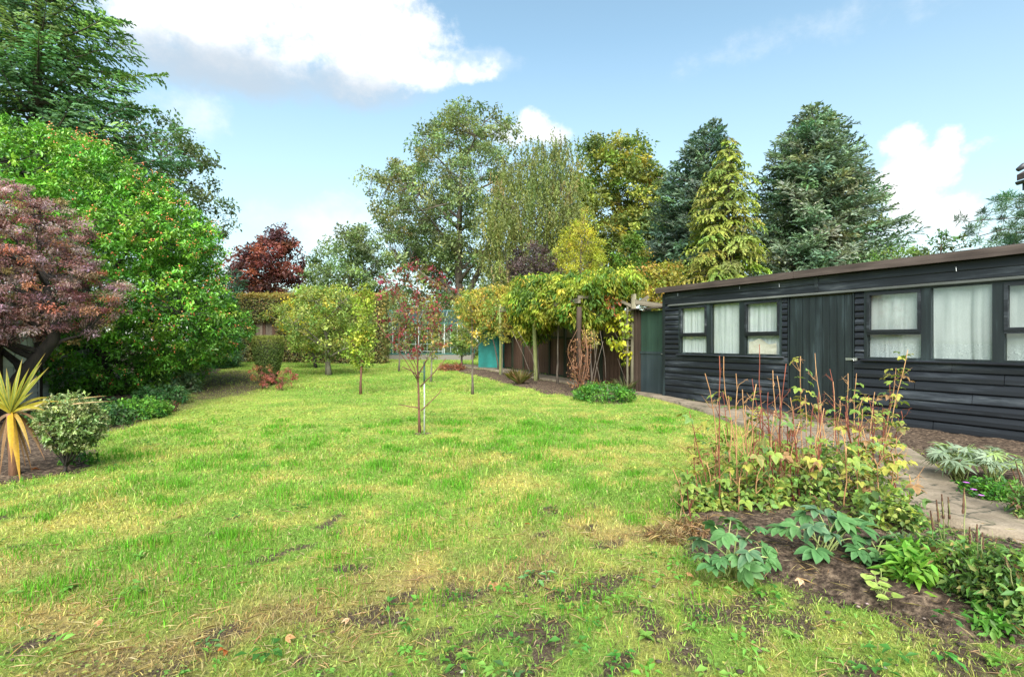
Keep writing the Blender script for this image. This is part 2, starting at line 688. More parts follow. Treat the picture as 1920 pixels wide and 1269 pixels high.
def conifer(name, label, px, Y, rows, nb, pal, style='spruce', z0=.1, tr=.2, nl=.22, nw=.07, step=.22, mspray=5, bark=None,
            base=None, group=None, jit=.22, cat='tree', twl=.3, ydepth=1.0, tipw=1.0):
    bx = (px - HX) / FPX * Y
    bz = float(gz(bx, Y)) if base is None else base
    t = thing(name, label, cat, (bx, Y, bz), 0, group)
    P = rows_profile(rows, Y, bx)
    P[:, 0] -= bz
    H = P[-1, 0]
    top = np.array([np.interp(H, P[:, 0], P[:, 2]), 0, H])
    mb = MB()
    tl = np.stack([np.linspace(0, top[0], 9) * np.linspace(0, 1, 9), np.zeros(9), np.linspace(0, H, 9)], 1)
    mb.tube(tl, list(np.linspace(tr, .012, 9)), 8)
    zb = P[0, 0]
    VV, FF, CC, nv = [], [], [], 0
    for i in range(nb):
        u = (i + rng.random()) / nb
        z = zb + (H - zb) * (1 - (1 - u) ** .85)
        r, cx = profile_at(P, np.array([z]))
        Lb = float(r[0]) * rng.uniform(.72, 1.08)
        if Lb < .08:
            Lb = .08
        a = i * 2.39996 + rng.normal(0, .25)
        if style == 'cypress':
            Lb *= .74 + .62 * float(fbm(np.array([a % 6.2832 * 1.4 + px]), np.array([z * .55]), 1.0, 7, 2)[0])
        dh = np.array([math.cos(a), math.sin(a) * ydepth, 0])
        ux_ = np.interp(z, tl[:, 2], tl[:, 0])
        off = float(cx[0]) - ux_
        lz = z
        tt = np.linspace(0, 1, 7)
        if style == 'spruce':
            drop = -.26 * tt + .30 * tt ** 2
        elif style == 'weepgold':
            drop = .30 * tt - .42 * tt ** 2
        elif style == 'pine':
            drop = .12 * tt + .16 * tt ** 2
        else:
            drop = .75 * tt - .35 * tt ** 2
        if style == 'cypress':
            lz = z - .45 * Lb
        pts = np.array([ux_, 0, lz]) + dh * Lb * tt[:, None] + np.array([off, 0, 0]) * tt[:, None] + np.array([0, 0, 1.]) * (drop * Lb)[:, None]
        mb.tube(pts, list(np.linspace(max(.008, .018 * Lb), .004, 7)), 4, cap=False)
        nt_ = max(3, int(Lb / step))
        ts = np.repeat(np.linspace(.18, 1.0, nt_), 2)
        ts = np.clip(ts + rng.normal(0, .03, len(ts)), .1, 1)
        side = np.tile([-1., 1.], nt_)
        bp = np.stack([np.interp(ts, tt, pts[:, k]) for k in range(3)], 1)
        tan = unit(np.stack([np.interp(np.clip(ts + .05, 0, 1), tt, pts[:, k]) - np.interp(np.clip(ts - .05, 0, 1), tt, pts[:, k]) for k in range(3)], 1))
        perp = np.array([-dh[1], dh[0], 0])
        nn = len(ts)
        tw = twl * Lb * (1.15 - .75 * ts) * rng.uniform(.6, 1.2, nn) + .12
        if style == 'spruce':
            td = unit(tan * .75 + perp * side[:, None] * .8 + rng.normal(0, .15, (nn, 3)) - np.array([0, 0, .10]))
            sag = .3
        elif style == 'weepgold':
            td = unit(tan * .6 + perp * side[:, None] * .8 + rng.normal(0, .2, (nn, 3)))
            sag = .9
        elif style == 'pine':
            td = unit(tan * .9 + perp * side[:, None] * .5 + rng.normal(0, .2, (nn, 3)) + np.array([0, 0, .3]))
            sag = -.2
        else:
            td = unit(tan * .7 + perp * side[:, None] * .65 + rng.normal(0, .3, (nn, 3)) + np.array([0, 0, .25]))
            sag = .25
        bc = palette(1, pal, jit)[0]
        q = np.linspace(.05, 1, mspray)
        idx = np.repeat(np.arange(nn), mspray)
        qq = np.tile(q, nn)
        tdd = td[idx] - np.array([0, 0, 1.]) * (sag * qq)[:, None]
        B = bp[idx] + td[idx] * (tw[idx] * qq)[:, None] - np.array([0, 0, 1.]) * (sag * .5 * tw[idx] * qq ** 2)[:, None]
        NN = len(idx)
        sd_ = unit(np.cross(tdd, rdir(NN)))
        sprd = .55 if style != 'pine' else .9
        D = unit(tdd + sd_ * rng.uniform(.1, sprd, NN)[:, None])
        Nn = unit(np.array([0, 0, .8]) + dh * .5 + rdir(NN) * .55)
        l = nl * np.exp(rng.normal(0, .22, NN)) * (1.1 - .35 * qq)
        V, F = leaf_geo(B, D, Nn, l, nw * np.exp(rng.normal(0, .2, NN)), .15, .15)
        VV.append(V)
        FF.append(F + nv)
        nv += len(V)
        col = bc * np.exp(rng.normal(0, .16, (NN, 1))) * np.exp(rng.normal(0, .05, (NN, 3)))
        CC.append(np.repeat(np.clip(col, .002, .9), 4, 0))
    mb.build('trunk', bark or M_BARK, t, True)
    tag(obj('crown', mesh_np('crown', np.concatenate(VV), np.concatenate(FF), np.concatenate(CC)), M_NEEDLE, t), kind='stuff')
    return t, P
# ------------------------------------------------------------------ ground, lawn, beds, path
def inpoly(x, y, poly):
    r = np.zeros(len(x), bool)
    n = len(poly)
    for i in range(n):
        x1, y1 = poly[i]
        x2, y2 = poly[(i + 1) % n]
        if y1 == y2:
            continue
        c_ = ((y1 > y) != (y2 > y)) & (x < (x2 - x1) * (y - y1) / (y2 - y1) + x1)
        r ^= c_
    return r


def sdist(x, y, poly):
    """distance to the outline, positive inside"""
    d = np.full(len(x), 1e9)
    n = len(poly)
    for i in range(n):
        ax, ay = poly[i]
        bx, by = poly[(i + 1) % n]
        dx, dy = bx - ax, by - ay
        t = np.clip(((x - ax) * dx + (y - ay) * dy) / (dx * dx + dy * dy + 1e-12), 0, 1)
        d = np.minimum(d, np.hypot(x - ax - t * dx, y - ay - t * dy))
    return np.where(inpoly(x, y, poly), d, -d)


class DField:
    """distance to an outline kept on a 10 cm grid for fast look-up"""

    def __init__(s, poly, res=.1):
        p = np.array(poly)
        s.x0, s.y0 = p[:, 0].min() - 1.5, p[:, 1].min() - 1.5
        s.nx, s.ny = int((p[:, 0].max() + 1.5 - s.x0) / res) + 2, int((p[:, 1].max() + 1.5 - s.y0) / res) + 2
        s.res = res
        X, Y = np.meshgrid(s.x0 + np.arange(s.nx) * res, s.y0 + np.arange(s.ny) * res)
        s.d = sdist(X.ravel(), Y.ravel(), poly).reshape(s.ny, s.nx)

    def __call__(s, x, y):
        u, v = (np.asarray(x) - s.x0) / s.res, (np.asarray(y) - s.y0) / s.res
        ok = (u > 0) & (v > 0) & (u < s.nx - 1.01) & (v < s.ny - 1.01)
        u, v = np.clip(u, 0, s.nx - 1.01), np.clip(v, 0, s.ny - 1.01)
        i, j = u.astype(int), v.astype(int)
        fu, fv = u - i, v - j
        d = s.d
        r = (d[j, i] * (1 - fu) + d[j, i + 1] * fu) * (1 - fv) + (d[j + 1, i] * (1 - fu) + d[j + 1, i + 1] * fu) * fv
        return np.where(ok, r, -1.5)


LEFT_BED = [gp(*p) for p in [(-60, 925), (0, 906), (70, 895), (150, 889), (188, 872), (178, 845), (205, 812), (265, 792), (318, 754), (352, 724),
                             (400, 703), (440, 684)]] + [(-17.5, 30), (-26, 30), (-16, 8), (-7.5, 3.5)]
PERG_BED = [gp(*p) for p in [(825, 690), (900, 706), (960, 722), (1010, 735), (1080, 746), (1150, 758), (1203, 750)]] + [
    (2.78, 11.2), (2.2, 12.4), (1.3, 14.0), (.3, 15.9), (-1.0, 18.4), (-2.6, 20.4)]
PATH_L = [(6.5, 2.0), (5.0, 2.35), (3.9, 2.62), (3.25, 2.88), (2.9, 3.15), (2.78, 3.45), (2.8, 4.0), (2.98, 5.0), (3.14, 6.2), (3.2, 7.6), (3.16, 8.9), (3.03, 10.2),
          (2.78, 11.2), (2.2, 12.4), (1.3, 14.0), (.3, 15.9), (-1.0, 18.4), (-2.6, 20.4)]
PATH_R = [(6.5, 3.4), (5.0, 3.35), (4.2, 3.36), (3.65, 3.55), (3.5, 3.85), (3.62, 4.2), (3.92, 4.75), (4.3, 5.6), (4.42, 6.3), (4.3, 7.3), (4.0, 8.4), (3.62, 9.4), (3.3, 10.45),
          (3.15, 11.4), (2.7, 12.7), (1.9, 14.3), (.9, 16.4), (-.4, 18.9), (-1.9, 20.9)]
FRONT_BED = [gp(*p) for p in [(1268, 990), (1272, 1045), (1330, 1085), (1440, 1092), (1530, 1122), (1600, 1162), (1720, 1197), (1960, 1245)]] + [
    (3.3, 1.9), (5, 2.3), (3.9, 2.66), (3.25, 2.92), (2.94, 3.2), (2.82, 3.45), (2.84, 4.0), (3.02, 5.0), (3.14, 5.9)] + [
    gp(*p) for p in [(1560, 862), (1480, 880), (1410, 895), (1340, 915), (1290, 945)]]
SHED_STRIP = PATH_R[2:13] + [(4.6, 10.0), (6.2, 6.6), (7.2, 4.2)]
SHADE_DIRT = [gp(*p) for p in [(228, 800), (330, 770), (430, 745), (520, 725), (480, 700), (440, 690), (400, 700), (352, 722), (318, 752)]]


DF = {}


def bed(x, y, poly):
    k = id(poly)
    if k not in DF:
        DF[k] = DField(poly)
    return DF[k](x, y)


def fg_line(x, y):
    return y - (2.62 + .42 * np.clip(x, -3, 1.4) + .9 * (fbm(x, y, 1.1, 4, 3) - .5))


def lawn_field(x, y):
    """colour, grass cover 0..1, length factor"""
    v = UX * x + UY * y
    n1, n2, n3 = fbm(x, y, .42, 0), fbm(x, y, 1.5, 9), fbm(x, y, 5.5, 21, 3)
    green, lime, yel = np.array([.175, .315, .05]), np.array([.30, .405, .08]), np.array([.42, .40, .11])
    straw, soil, moss = np.array([.40, .29, .125]), np.array([.055, .042, .03]), np.array([.26, .27, .02])
    a = sstep(.36, .64, .3 * n1 + .35 * n2 + .35 * n3)
    c_ = green * (1 - a)[:, None] + lime * a[:, None]
    b = sstep(.5, .72, n2 * .35 + n3 * .65 + .06 * sstep(9, 3, v)) * (.35 + .65 * sstep(11, 4, v))
    c_ = c_ * (1 - b)[:, None] + yel * b[:, None]
    f = fg_line(x, y)
    band = np.exp(-(f / .45) ** 2) * sstep(.36, .62, fbm(x, y, 3.0, 31)) * .85
    left = sstep(-.9, -2.2, x) * sstep(3.4, 2.4, y) * sstep(.35, .6, fbm(x, y, 1.7, 37)) * .6
    band = np.maximum(band, left)
    c_ = c_ * (1 - band)[:, None] + straw * band[:, None]
    near = sstep(.15, -.35, f)
    c_ = c_ * (1 - .35 * near)[:, None] + np.array([.16, .30, .05]) * (.35 * near)[:, None]
    cover = 1 - .12 * near - .55 * near * sstep(.50, .60, fbm(x, y, 5.5, 43))
    cover *= 1 - .5 * band
    sp = sstep(.66, .74, fbm(x, y, 5.6, 51)) * sstep(5.5, 3, y)
    cover *= 1 - .75 * sp
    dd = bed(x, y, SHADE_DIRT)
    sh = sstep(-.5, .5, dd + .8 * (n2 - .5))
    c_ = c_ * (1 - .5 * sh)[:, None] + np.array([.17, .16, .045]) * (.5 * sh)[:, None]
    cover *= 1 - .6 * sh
    ln = .75 + .7 * sstep(.5, .75, fbm(x, y, 1.2, 61)) + .25 * near
    return c_, np.clip(cover, .03, 1), ln


# --- one sheet to the horizon
def grid_mesh(name, xs, ys, zf, colf=None):
    X, Y = np.meshgrid(xs, ys)
    x, y = X.ravel(), Y.ravel()
    V = np.stack([x, y, zf(x, y)], 1)
    nx, ny = len(xs), len(ys)
    i = (np.arange(ny - 1)[:, None] * nx + np.arange(nx - 1)[None]).ravel()
    return mesh_np(name, V, np.stack([i, i + 1, i + nx + 1, i + nx], 1), None if colf is None else colf(x, y), True)


m, nt, b = newmat('rough_ground')
n = tex(nt, .6, 6, .6, coord='World')
nt.links.new(ramp(nt, n.outputs[0], [(.35, (.05, .09, .02)), (.6, (.12, .14, .035))]), b.inputs['Base Color'])
b.inputs['Roughness'].default_value = .95
xs = np.concatenate([[-1500, -400, -120], np.linspace(-60, 60, 61), [120, 400, 1500]])
ys = np.concatenate([[-1500, -300, -60], np.linspace(-20, 80, 51), [120, 400, 1800]])
tag(obj('ground', grid_mesh('ground', xs, ys, lambda x, y: gz(x, y) - .06), m), kind='structure')

m, nt, b = newmat('lawn_thatch')
a = nd(nt, 'ShaderNodeAttribute', attribute_name='col')
n = tex(nt, 60, 6, .75, coord='World')
n2 = tex(nt, 14, 4, .6, coord='World')
c_ = mixc(nt, 1, a.outputs['Color'], ramp(nt, n.outputs[0], [(.3, (.45, .43, .38)), (.5, (1, 1, .95)), (.72, (1.5, 1.4, 1.3))]), 'MULTIPLY')
c_ = mixc(nt, .6, c_, ramp(nt, n2.outputs[0], [(.3, (.6, .6, .6)), (.7, (1.25, 1.2, 1.1))]), 'MULTIPLY')
# bare earth breaks through where the turf is thin
cv = nd(nt, 'ShaderNodeAttribute', attribute_name='cover')
n4 = tex(nt, 22, 5, .7, coord='World')
th = nd(nt, 'ShaderNodeMath', operation='SUBTRACT')
nt.links.new(n4.outputs[0], th.inputs[0])
nt.links.new(cv.outputs['Fac'], th.inputs[1])
sm = nd(nt, 'ShaderNodeMapRange')
sm.inputs[1].default_value = -.20
sm.inputs[2].default_value = .08
nt.links.new(th.outputs[0], sm.inputs[0])
c_ = mixc(nt, sm.outputs[0], c_, ramp(nt, n.outputs[0], [(.3, (.03, .022, .015)), (.5, (.085, .063, .043)), (.7, (.18, .14, .095))]))
nt.links.new(c_, b.inputs['Base Color'])
b.inputs['Roughness'].default_value = .95
b.inputs['Specular IOR Level'].default_value = .1
bump(nt, b, n.outputs[0], .8, .03)


GX0, GY0, GR = -23.0, 0.0, .06
_gx, _gy = np.meshgrid(np.arange(GX0, 7, GR), np.arange(GY0, 33.2, GR))
_gs = _gx.shape
_fc, _fcov, _fln = lawn_field(_gx.ravel(), _gy.ravel())


def lawn_at(x, y):
    """the lawn's look read back from a 6 cm raster"""
    i = np.clip(((np.asarray(x) - GX0) / GR + .5).astype(int), 0, _gs[1] - 1)
    j = np.clip(((np.asarray(y) - GY0) / GR + .5).astype(int), 0, _gs[0] - 1)
    k = j * _gs[1] + i
    return _fc[k], _fcov[k], _fln[k]


def thatch_col(x, y):
    c_, cov, ln = lawn_at(x, y)
    soil = np.array([.075, .056, .038])
    return c_ * .85 + soil * .15


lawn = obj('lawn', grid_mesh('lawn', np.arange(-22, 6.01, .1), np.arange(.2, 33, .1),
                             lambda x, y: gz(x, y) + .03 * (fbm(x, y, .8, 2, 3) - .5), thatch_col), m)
av = lawn.data.attributes.new('cover', 'FLOAT', 'POINT')
co_ = np.empty(len(lawn.data.vertices) * 3, np.float32)
lawn.data.vertices.foreach_get('co', co_)
co_ = co_.reshape(-1, 3)
av.data.foreach_set('value', lawn_at(co_[:, 0], co_[:, 1])[1].astype(np.float32))
tag(lawn, kind='structure')


def lz(x, y):
    return gz(x, y) + .03 * (fbm(x, y, .8, 2, 3) - .5)


m, nt, b = newmat('dark_soil')
n = tex(nt, 26, 8, .7, coord='World')
n2 = tex(nt, 3.0, 4, .6, coord='World')
c_ = ramp(nt, n.outputs[0], [(.36, (.02, .014, .01)), (.5, (.08, .058, .042)), (.64, (.22, .165, .115))])
c_ = mixc(nt, .7, c_, ramp(nt, n2.outputs[0], [(.3, (.65, .62, .6)), (.7, (1.3, 1.25, 1.2))]), 'MULTIPLY')
nt.links.new(c_, b.inputs['Base Color'])
b.inputs['Roughness'].default_value = .95
b.inputs['Specular IOR Level'].default_value = .15
bump(nt, b, n.outputs[0], 1.0, .035)
M_SOIL = m


def patch(name, poly, res, rise, mat, edge=.12, wob=.22):
    poly = np.array(poly)
    xs = np.arange(poly[:, 0].min() - .2, poly[:, 0].max() + .2, res)
    ys = np.arange(poly[:, 1].min() - .2, poly[:, 1].max() + .2, res)
    X, Y = np.meshgrid(xs, ys)
    x, y = X.ravel(), Y.ravel()
    d = sdist(x, y, poly.tolist()) + wob * (fbm(x, y, 3, 71, 3) - .5) * 2
    z = lz(x, y) + np.where(d > 0, .006 + rise * sstep(0, .35, d) + .05 * (fbm(x, y, 4.5, 81, 4) - .42) * sstep(0, .2, d) + .03 * (fbm(x, y, 13, 85, 2) - .5) * sstep(0, .1, d), -.03 + np.maximum(d, -.05) * .3)
    nx, ny = len(xs), len(ys)
    i = (np.arange(ny - 1)[:, None] * nx + np.arange(nx - 1)[None]).ravel()
    q = np.stack([i, i + 1, i + nx + 1, i + nx], 1)
    q = q[(d[q] > -.0).any(1)]
    used = np.unique(q)
    mp = np.zeros(len(x), int)
    mp[used] = np.arange(len(used))
    return tag(obj(name, mesh_np(name, np.stack([x, y, z], 1)[used], mp[q], None, True), mat), kind='structure')


patch('soil_bed_left', LEFT_BED, .09, .03, M_SOIL)
patch('soil_bed_front', FRONT_BED, .035, .05, M_SOIL)
patch('soil_bed_pergola', PERG_BED, .06, .03, M_SOIL)
patch('soil_strip_shed', SHED_STRIP, .06, .03, M_SOIL)

# concrete path: a slab with a real edge
m, nt, b = newmat('old_concrete')
n = tex(nt, 9, 8, .7, coord='World')
n2 = tex(nt, 1.3, 5, .65, coord='World')
n3 = tex(nt, 90, 3, .6, coord='World')
f = mixc(nt, .5, n.outputs[0], n2.outputs[0])
c_ = ramp(nt, f, [(.33, (.06, .05, .03)), (.45, (.15, .118, .08)), (.58, (.235, .19, .135)), (.7, (.31, .265, .2))])
c_ = mixc(nt, .5, c_, ramp(nt, n3.outputs[0], [(.35, (.7, .7, .7)), (.65, (1.2, 1.2, 1.2))]), 'MULTIPLY')
nt.links.new(c_, b.inputs['Base Color'])
b.inputs['Roughness'].default_value = .9
vo = tex(nt, .9, typ='ShaderNodeTexVoronoi', coord='World')
vo.feature = 'DISTANCE_TO_EDGE'
wp = tex(nt, 3.0, 4, .6, coord='World')
off = nd(nt, 'ShaderNodeVectorMath', operation='SCALE')
off.inputs['Scale'].default_value = .45
nt.links.new(wp.outputs['Color'], off.inputs[0])
ad = nd(nt, 'ShaderNodeVectorMath', operation='ADD')
gp_ = nd(nt, 'ShaderNodeNewGeometry')
nt.links.new(gp_.outputs['Position'], ad.inputs[0])
nt.links.new(off.outputs[0], ad.inputs[1])
nt.links.new(ad.outputs[0], vo.inputs[0])
ck = ramp(nt, vo.outputs['Distance'], [(.0, (1, 1, 1)), (.014, (0, 0, 0))])
c_ = mixc(nt, ck, c_, (.035, .035, .02))
ms = tex(nt, 2.4, 6, .7, coord='World')
c_ = mixc(nt, ramp(nt, ms.outputs[0], [(.56, (0, 0, 0)), (.68, (.7, .7, .7))]), c_, (.07, .075, .03))
nt.links.new(c_, b.inputs['Base Color'])
bump(nt, b, mixc(nt, .5, n.outputs[0], n3.outputs[0]), .5, .012)
M_CONC = m


def resample(p, n):
    p = np.array(p)
    # smooth by Catmull-Rom through the points
    out = []
    for i in range(len(p) - 1):
        p0, p1, p2, p3 = p[max(i - 1, 0)], p[i], p[i + 1], p[min(i + 2, len(p) - 1)]
        for t in np.linspace(0, 1, 8, endpoint=False):
            out.append(.5 * ((2 * p1) + (-p0 + p2) * t + (2 * p0 - 5 * p1 + 4 * p2 - p3) * t * t + (-p0 + 3 * p1 - 3 * p2 + p3) * t ** 3))
    out.append(p[-1])
    out = np.array(out)
    s = np.concatenate([[0], np.cumsum(np.linalg.norm(np.diff(out, axis=0), axis=1))])
    q = np.linspace(0, s[-1], n)
    return np.stack([np.interp(q, s, out[:, k]) for k in (0, 1)], 1)


NP_ = 150
Lp, Rp = resample(PATH_L, NP_), resample(PATH_R, NP_)
Lp += rng.normal(0, .008, Lp.shape)
V, nC = [], 9
for i in range(NP_):
    top = [Lp[i] * (1 - t) + Rp[i] * t for t in np.linspace(0, 1, nC)]
    row = [(*top[0], -.06)] + [(*q, .055) for q in top] + [(*top[-1], -.06)]
    V += [(x, y, float(gz(x, y)) + z) for x, y, z in row]
V = np.array(V)
nC2 = nC + 2
i = (np.arange(NP_ - 1)[:, None] * nC2 + np.arange(nC2 - 1)[None]).ravel()
tag(obj('path', mesh_np('path', V, np.stack([i, i + 1, i + nC2 + 1, i + nC2], 1)), M_CONC), kind='structure')
PATH_POLY = [tuple(p) for p in Lp[::3]] + [tuple(p) for p in Rp[::-3]]

# --- grass
def grass_zone(y0, y1, dens, w, h, three, seed, span=1.12, pad=.4):
    xm = span * y1 + pad
    n = int((y1 - y0) * 2 * xm * dens)
    x, y = rng.uniform(-xm, xm, n), rng.uniform(y0, y1, n)
    k = np.abs(x) < span * y + pad
    v = UX * x + UY * y
    k &= v < 27.5
    x, y = x[k], y[k]
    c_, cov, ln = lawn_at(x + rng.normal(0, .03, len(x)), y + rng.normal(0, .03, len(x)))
    k = rng.random(len(x)) < cov
    wob = .48 * (fbm(x, y, 3, 71, 3) - .5)
    for poly, e in ((LEFT_BED, .0), (FRONT_BED, .0), (PERG_BED, .0), (PATH_POLY, .01), (SHED_STRIP, -.0)):
        d = bed(x, y, poly) + wob * (poly is not PATH_POLY)
        k &= d < rng.exponential(.02 if poly is PATH_POLY else .13, len(x)) - (.02 if poly is PATH_POLY else 0)
    x, y, c_, ln = x[k], y[k], c_[k], ln[k]
    n = len(x)
    hh = h * ln * np.exp(rng.normal(0, .35, n))
    ww = w * np.exp(rng.normal(0, .25, n))
    a = rng.uniform(0, 2 * math.pi, n)
    lean = rng.uniform(.35, 1.6, n)
    B = np.stack([x, y, lz(x, y) - .003], 1)
    dr = np.stack([np.cos(a), np.sin(a), np.zeros(n)], 1)
    fa = rng.uniform(0, math.pi, n)
    sd_ = np.stack([np.cos(fa), np.sin(fa), np.zeros(n)], 1) * ww[:, None] * .5
    tip = B + dr * (hh * lean)[:, None] + np.array([0, 0, 1.]) * hh[:, None] * (1.05 - .42 * lean)[:, None]
    col = c_ * np.exp(rng.normal(0, .27, (n, 1))) * np.exp(rng.normal(0, .08, (n, 3)))
    dead = rng.random(n) < .13
    col[dead] = np.array([.38, .32, .15]) * np.exp(rng.normal(0, .2, (dead.sum(), 1)))
    if three:
        mid = B + dr * (hh * lean * .35)[:, None] + np.array([0, 0, 1.]) * (hh * .62)[:, None]
        V = np.stack([B - sd_, B + sd_, mid + sd_ * .8, mid - sd_ * .8, tip], 1).reshape(-1, 3)
        i = np.arange(n)[:, None] * 5
        return V, [i + [0, 1, 2, 3], i + [3, 2, 4]], np.repeat(col, 5, 0)
    V = np.stack([B - sd_, B + sd_, tip], 1).reshape(-1, 3)
    i = np.arange(n)[:, None] * 3
    return V, [i + [0, 1, 2]], np.repeat(col, 3, 0)


VV, F4, F3, CC, nv = [], [], [], [], 0
for z_ in ((.9, 3.2, 9500, .0034, .024, True, 1), (3.2, 6.0, 4600, .0050, .028, True, 2), (6.0, 11, 2300, .009, .036, False, 3), (11, 30, 800, .016, .045, False, 4)):
    V, Fl, c_ = grass_zone(*z_)
    VV.append(V)
    CC.append(c_)
    for f in Fl:
        (F4 if f.shape[1] == 4 else F3).append(f + nv)
    nv += len(V)
# longer tufts
nt_ = 260
tx, ty = rng.uniform(-5, 3, nt_), 2.3 + 5.5 * rng.random(nt_) ** 1.2
spec_t = [gp(*p) for p in [(640, 935), (610, 930), (660, 935), (1075, 965), (1000, 940), (530, 925), (760, 1010), (1110, 915), (325, 910), (985, 965),
                           (1090, 840), (1015, 835), (940, 830), (350, 880), (830, 830), (1000, 860), (460, 860), (720, 880), (870, 900), (250, 905)]]
for q, (sx, sy) in enumerate(spec_t):
    tx[q], ty[q] = sx, sy
per = 100
ii = np.repeat(np.arange(nt_), per)
rad = np.where(np.arange(nt_) < len(spec_t), .085, rng.uniform(.04, .16, nt_))[ii]
x = tx[ii] + rng.normal(0, 1, len(ii)) * rad
y = ty[ii] + rng.normal(0, 1, len(ii)) * rad
ok = (np.abs(x) < 1.1 * y + .3)
for poly in (LEFT_BED, FRONT_BED, PERG_BED, PATH_POLY, SHED_STRIP):
    ok &= (bed(x, y, poly) < 0)
x, y, ii = x[ok], y[ok], ii[ok]
n = len(x)
hh = rng.uniform(.045, .10, n) * np.where(ii < len(spec_t), 1.0, .75)
a = rng.uniform(0, 6.283, n)
le = rng.uniform(.1, .6, n)
B = np.stack([x, y, lz(x, y) - .003], 1)
dr = np.stack([np.cos(a), np.sin(a), np.zeros(n)], 1)
fa = rng.uniform(0, math.pi, n)
sd_ = np.stack([np.cos(fa), np.sin(fa), np.zeros(n)], 1) * .0022 * np.maximum(1, y[:, None] / 3.5)
mid = B + dr * (hh * le * .3)[:, None] + np.array([0, 0, 1.]) * (hh * .6)[:, None]
tip = B + dr * (hh * le)[:, None] + np.array([0, 0, 1.]) * (hh * (1.05 - .35 * le))[:, None]
V = np.stack([B - sd_, B + sd_, mid + sd_ * .8, mid - sd_ * .8, tip], 1).reshape(-1, 3)
i = np.arange(n)[:, None] * 5 + nv
VV.append(V)
F4.append(i + [0, 1, 2, 3])
F3.append(i + [3, 2, 4])
CC.append(np.repeat(np.array([.11, .29, .022]) * np.exp(rng.normal(0, .22, (n, 1))) * np.exp(rng.normal(0, .08, (n, 3))), 5, 0))
nv += len(V)
g = obj('grass', mesh_np('grass', np.concatenate(VV), [np.concatenate(F4), np.concatenate(F3)], np.clip(np.concatenate(CC), .003, .8)), M_GRASS)
tag(g, 'short yellow-green grass covering the whole lawn', 'grass', kind='stuff')

# --- dry straw lying about in the worn foreground
n = 9000
x, y = rng.uniform(-3, 3.2, n), rng.uniform(1.2, 3.9, n)
f = fg_line(x, y)
k = (rng.random(n) < np.clip(.25 + .9 * np.exp(-(f / .5) ** 2) + .25 * (f < 0), 0, 1) * sstep(.36, .6, fbm(x, y, 2.3, 31)))
kb = (bed(x, y, FRONT_BED) > 0)
k = (k & ~kb) | (kb & (rng.random(n) < .30))
k &= (bed(x, y, PATH_POLY) < 0)
x, y = x[k], y[k]
n = len(x)
a = rng.uniform(0, 6.283, n)
l = rng.uniform(.03, .12, n)
B = np.stack([x, y, lz(x, y) + rng.uniform(.008, .03, n) + .05 * (bed(x, y, FRONT_BED) > 0)], 1)
D = np.stack([np.cos(a), np.sin(a), rng.normal(0, .12, n)], 1)
V, F = leaf_geo(B, D, np.array([0, 0, 1.]) + rdir(n) * .3, l, rng.uniform(.002, .0045, n), .1, .1)
tag(obj('dry_grass', mesh_np('dry_grass', V, F, np.repeat(palette(n, [((.42, .31, .15), 3), ((.5, .4, .22), 2), ((.26, .16, .07), 1)], .2), 4, 0)), M_GRASS),
    'dry straw-coloured grass litter on the worn foreground lawn', 'dry grass', kind='stuff')

# --- broad-leaved weeds and clover in the lawn
nr = 900
x = rng.uniform(-5.5, 3.0, nr)
y = 1.4 + 6.5 * rng.random(nr) ** 1.6
f = fg_line(x, y)
pp = np.where(f < .1, .95, .55 * sstep(.45, .62, fbm(x, y, 1.6, 91)))
k = (rng.random(nr) < pp) & (np.abs(x) < 1.1 * y)
for poly in (LEFT_BED, PATH_POLY, SHED_STRIP):
    k &= (bed(x, y, poly) < 0)
kb = (bed(x, y, FRONT_BED) > 0)
k &= ~kb | (rng.random(nr) < .6)
x, y = x[k], y[k]
n, per = len(x), 9
ii = np.repeat(np.arange(n), per)
N_ = len(ii)
size = rng.uniform(.02, .052, n)
a = rng.uniform(0, 6.283, N_)
rr = rng.uniform(.1, 1.3, N_) * size[ii]
B = np.stack([x[ii] + np.cos(a) * rr, y[ii] + np.sin(a) * rr, lz(x[ii], y[ii]) + rng.uniform(.012, .05, N_) + .05 * (bed(x[ii], y[ii], FRONT_BED) > 0)], 1)
D = np.stack([np.cos(a), np.sin(a), rng.uniform(-.3, .5, N_)], 1)
V, F = leaf_geo(B, D, np.array([0, 0, 1.]) + rdir(N_) * .35, size[ii] * rng.uniform(.6, 1.2, N_), size[ii] * rng.uniform(.3, .65, N_), .15, .2)
cw = palette(n, [((.06, .19, .03), 3), ((.12, .28, .04), 2), ((.17, .33, .06), 2), ((.10, .22, .07), 1)], .15)
tag(obj('lawn_weeds', mesh_np('lawn_weeds', V, F, np.repeat(cw[ii] * np.exp(rng.normal(0, .12, (N_, 1))), 4, 0)), M_LEAF),
    'small broad-leaved weeds and clover scattered in the lawn', 'weeds', kind='stuff')

# --- clover and moss knitted into the turf
n = 42000
x = rng.uniform(-6.5, 3.2, n)
y = 1.3 + 7.5 * rng.random(n) ** 1.5
k = (np.abs(x) < 1.1 * y + .2) & (rng.random(n) < .25 + .75 * sstep(.42, .6, fbm(x, y, 2.2, 95)))
for poly in (LEFT_BED, FRONT_BED, PERG_BED, PATH_POLY, SHED_STRIP):
    k &= bed(x, y, poly) < 0
x, y = x[k], y[k]
n = len(x)
a = rng.uniform(0, 6.283, n)
l = rng.uniform(.008, .02, n) * np.maximum(1, y / 3.5)
B = np.stack([x, y, lz(x, y) + rng.uniform(.006, .024, n)], 1)
D = np.stack([np.cos(a), np.sin(a), rng.uniform(-.2, .4, n)], 1)
V, F = leaf_geo(B, D, np.array([0, 0, 1.]) + rdir(n) * .4, l, l * .75, .15, .1)
c_, _, _ = lawn_at(x, y)
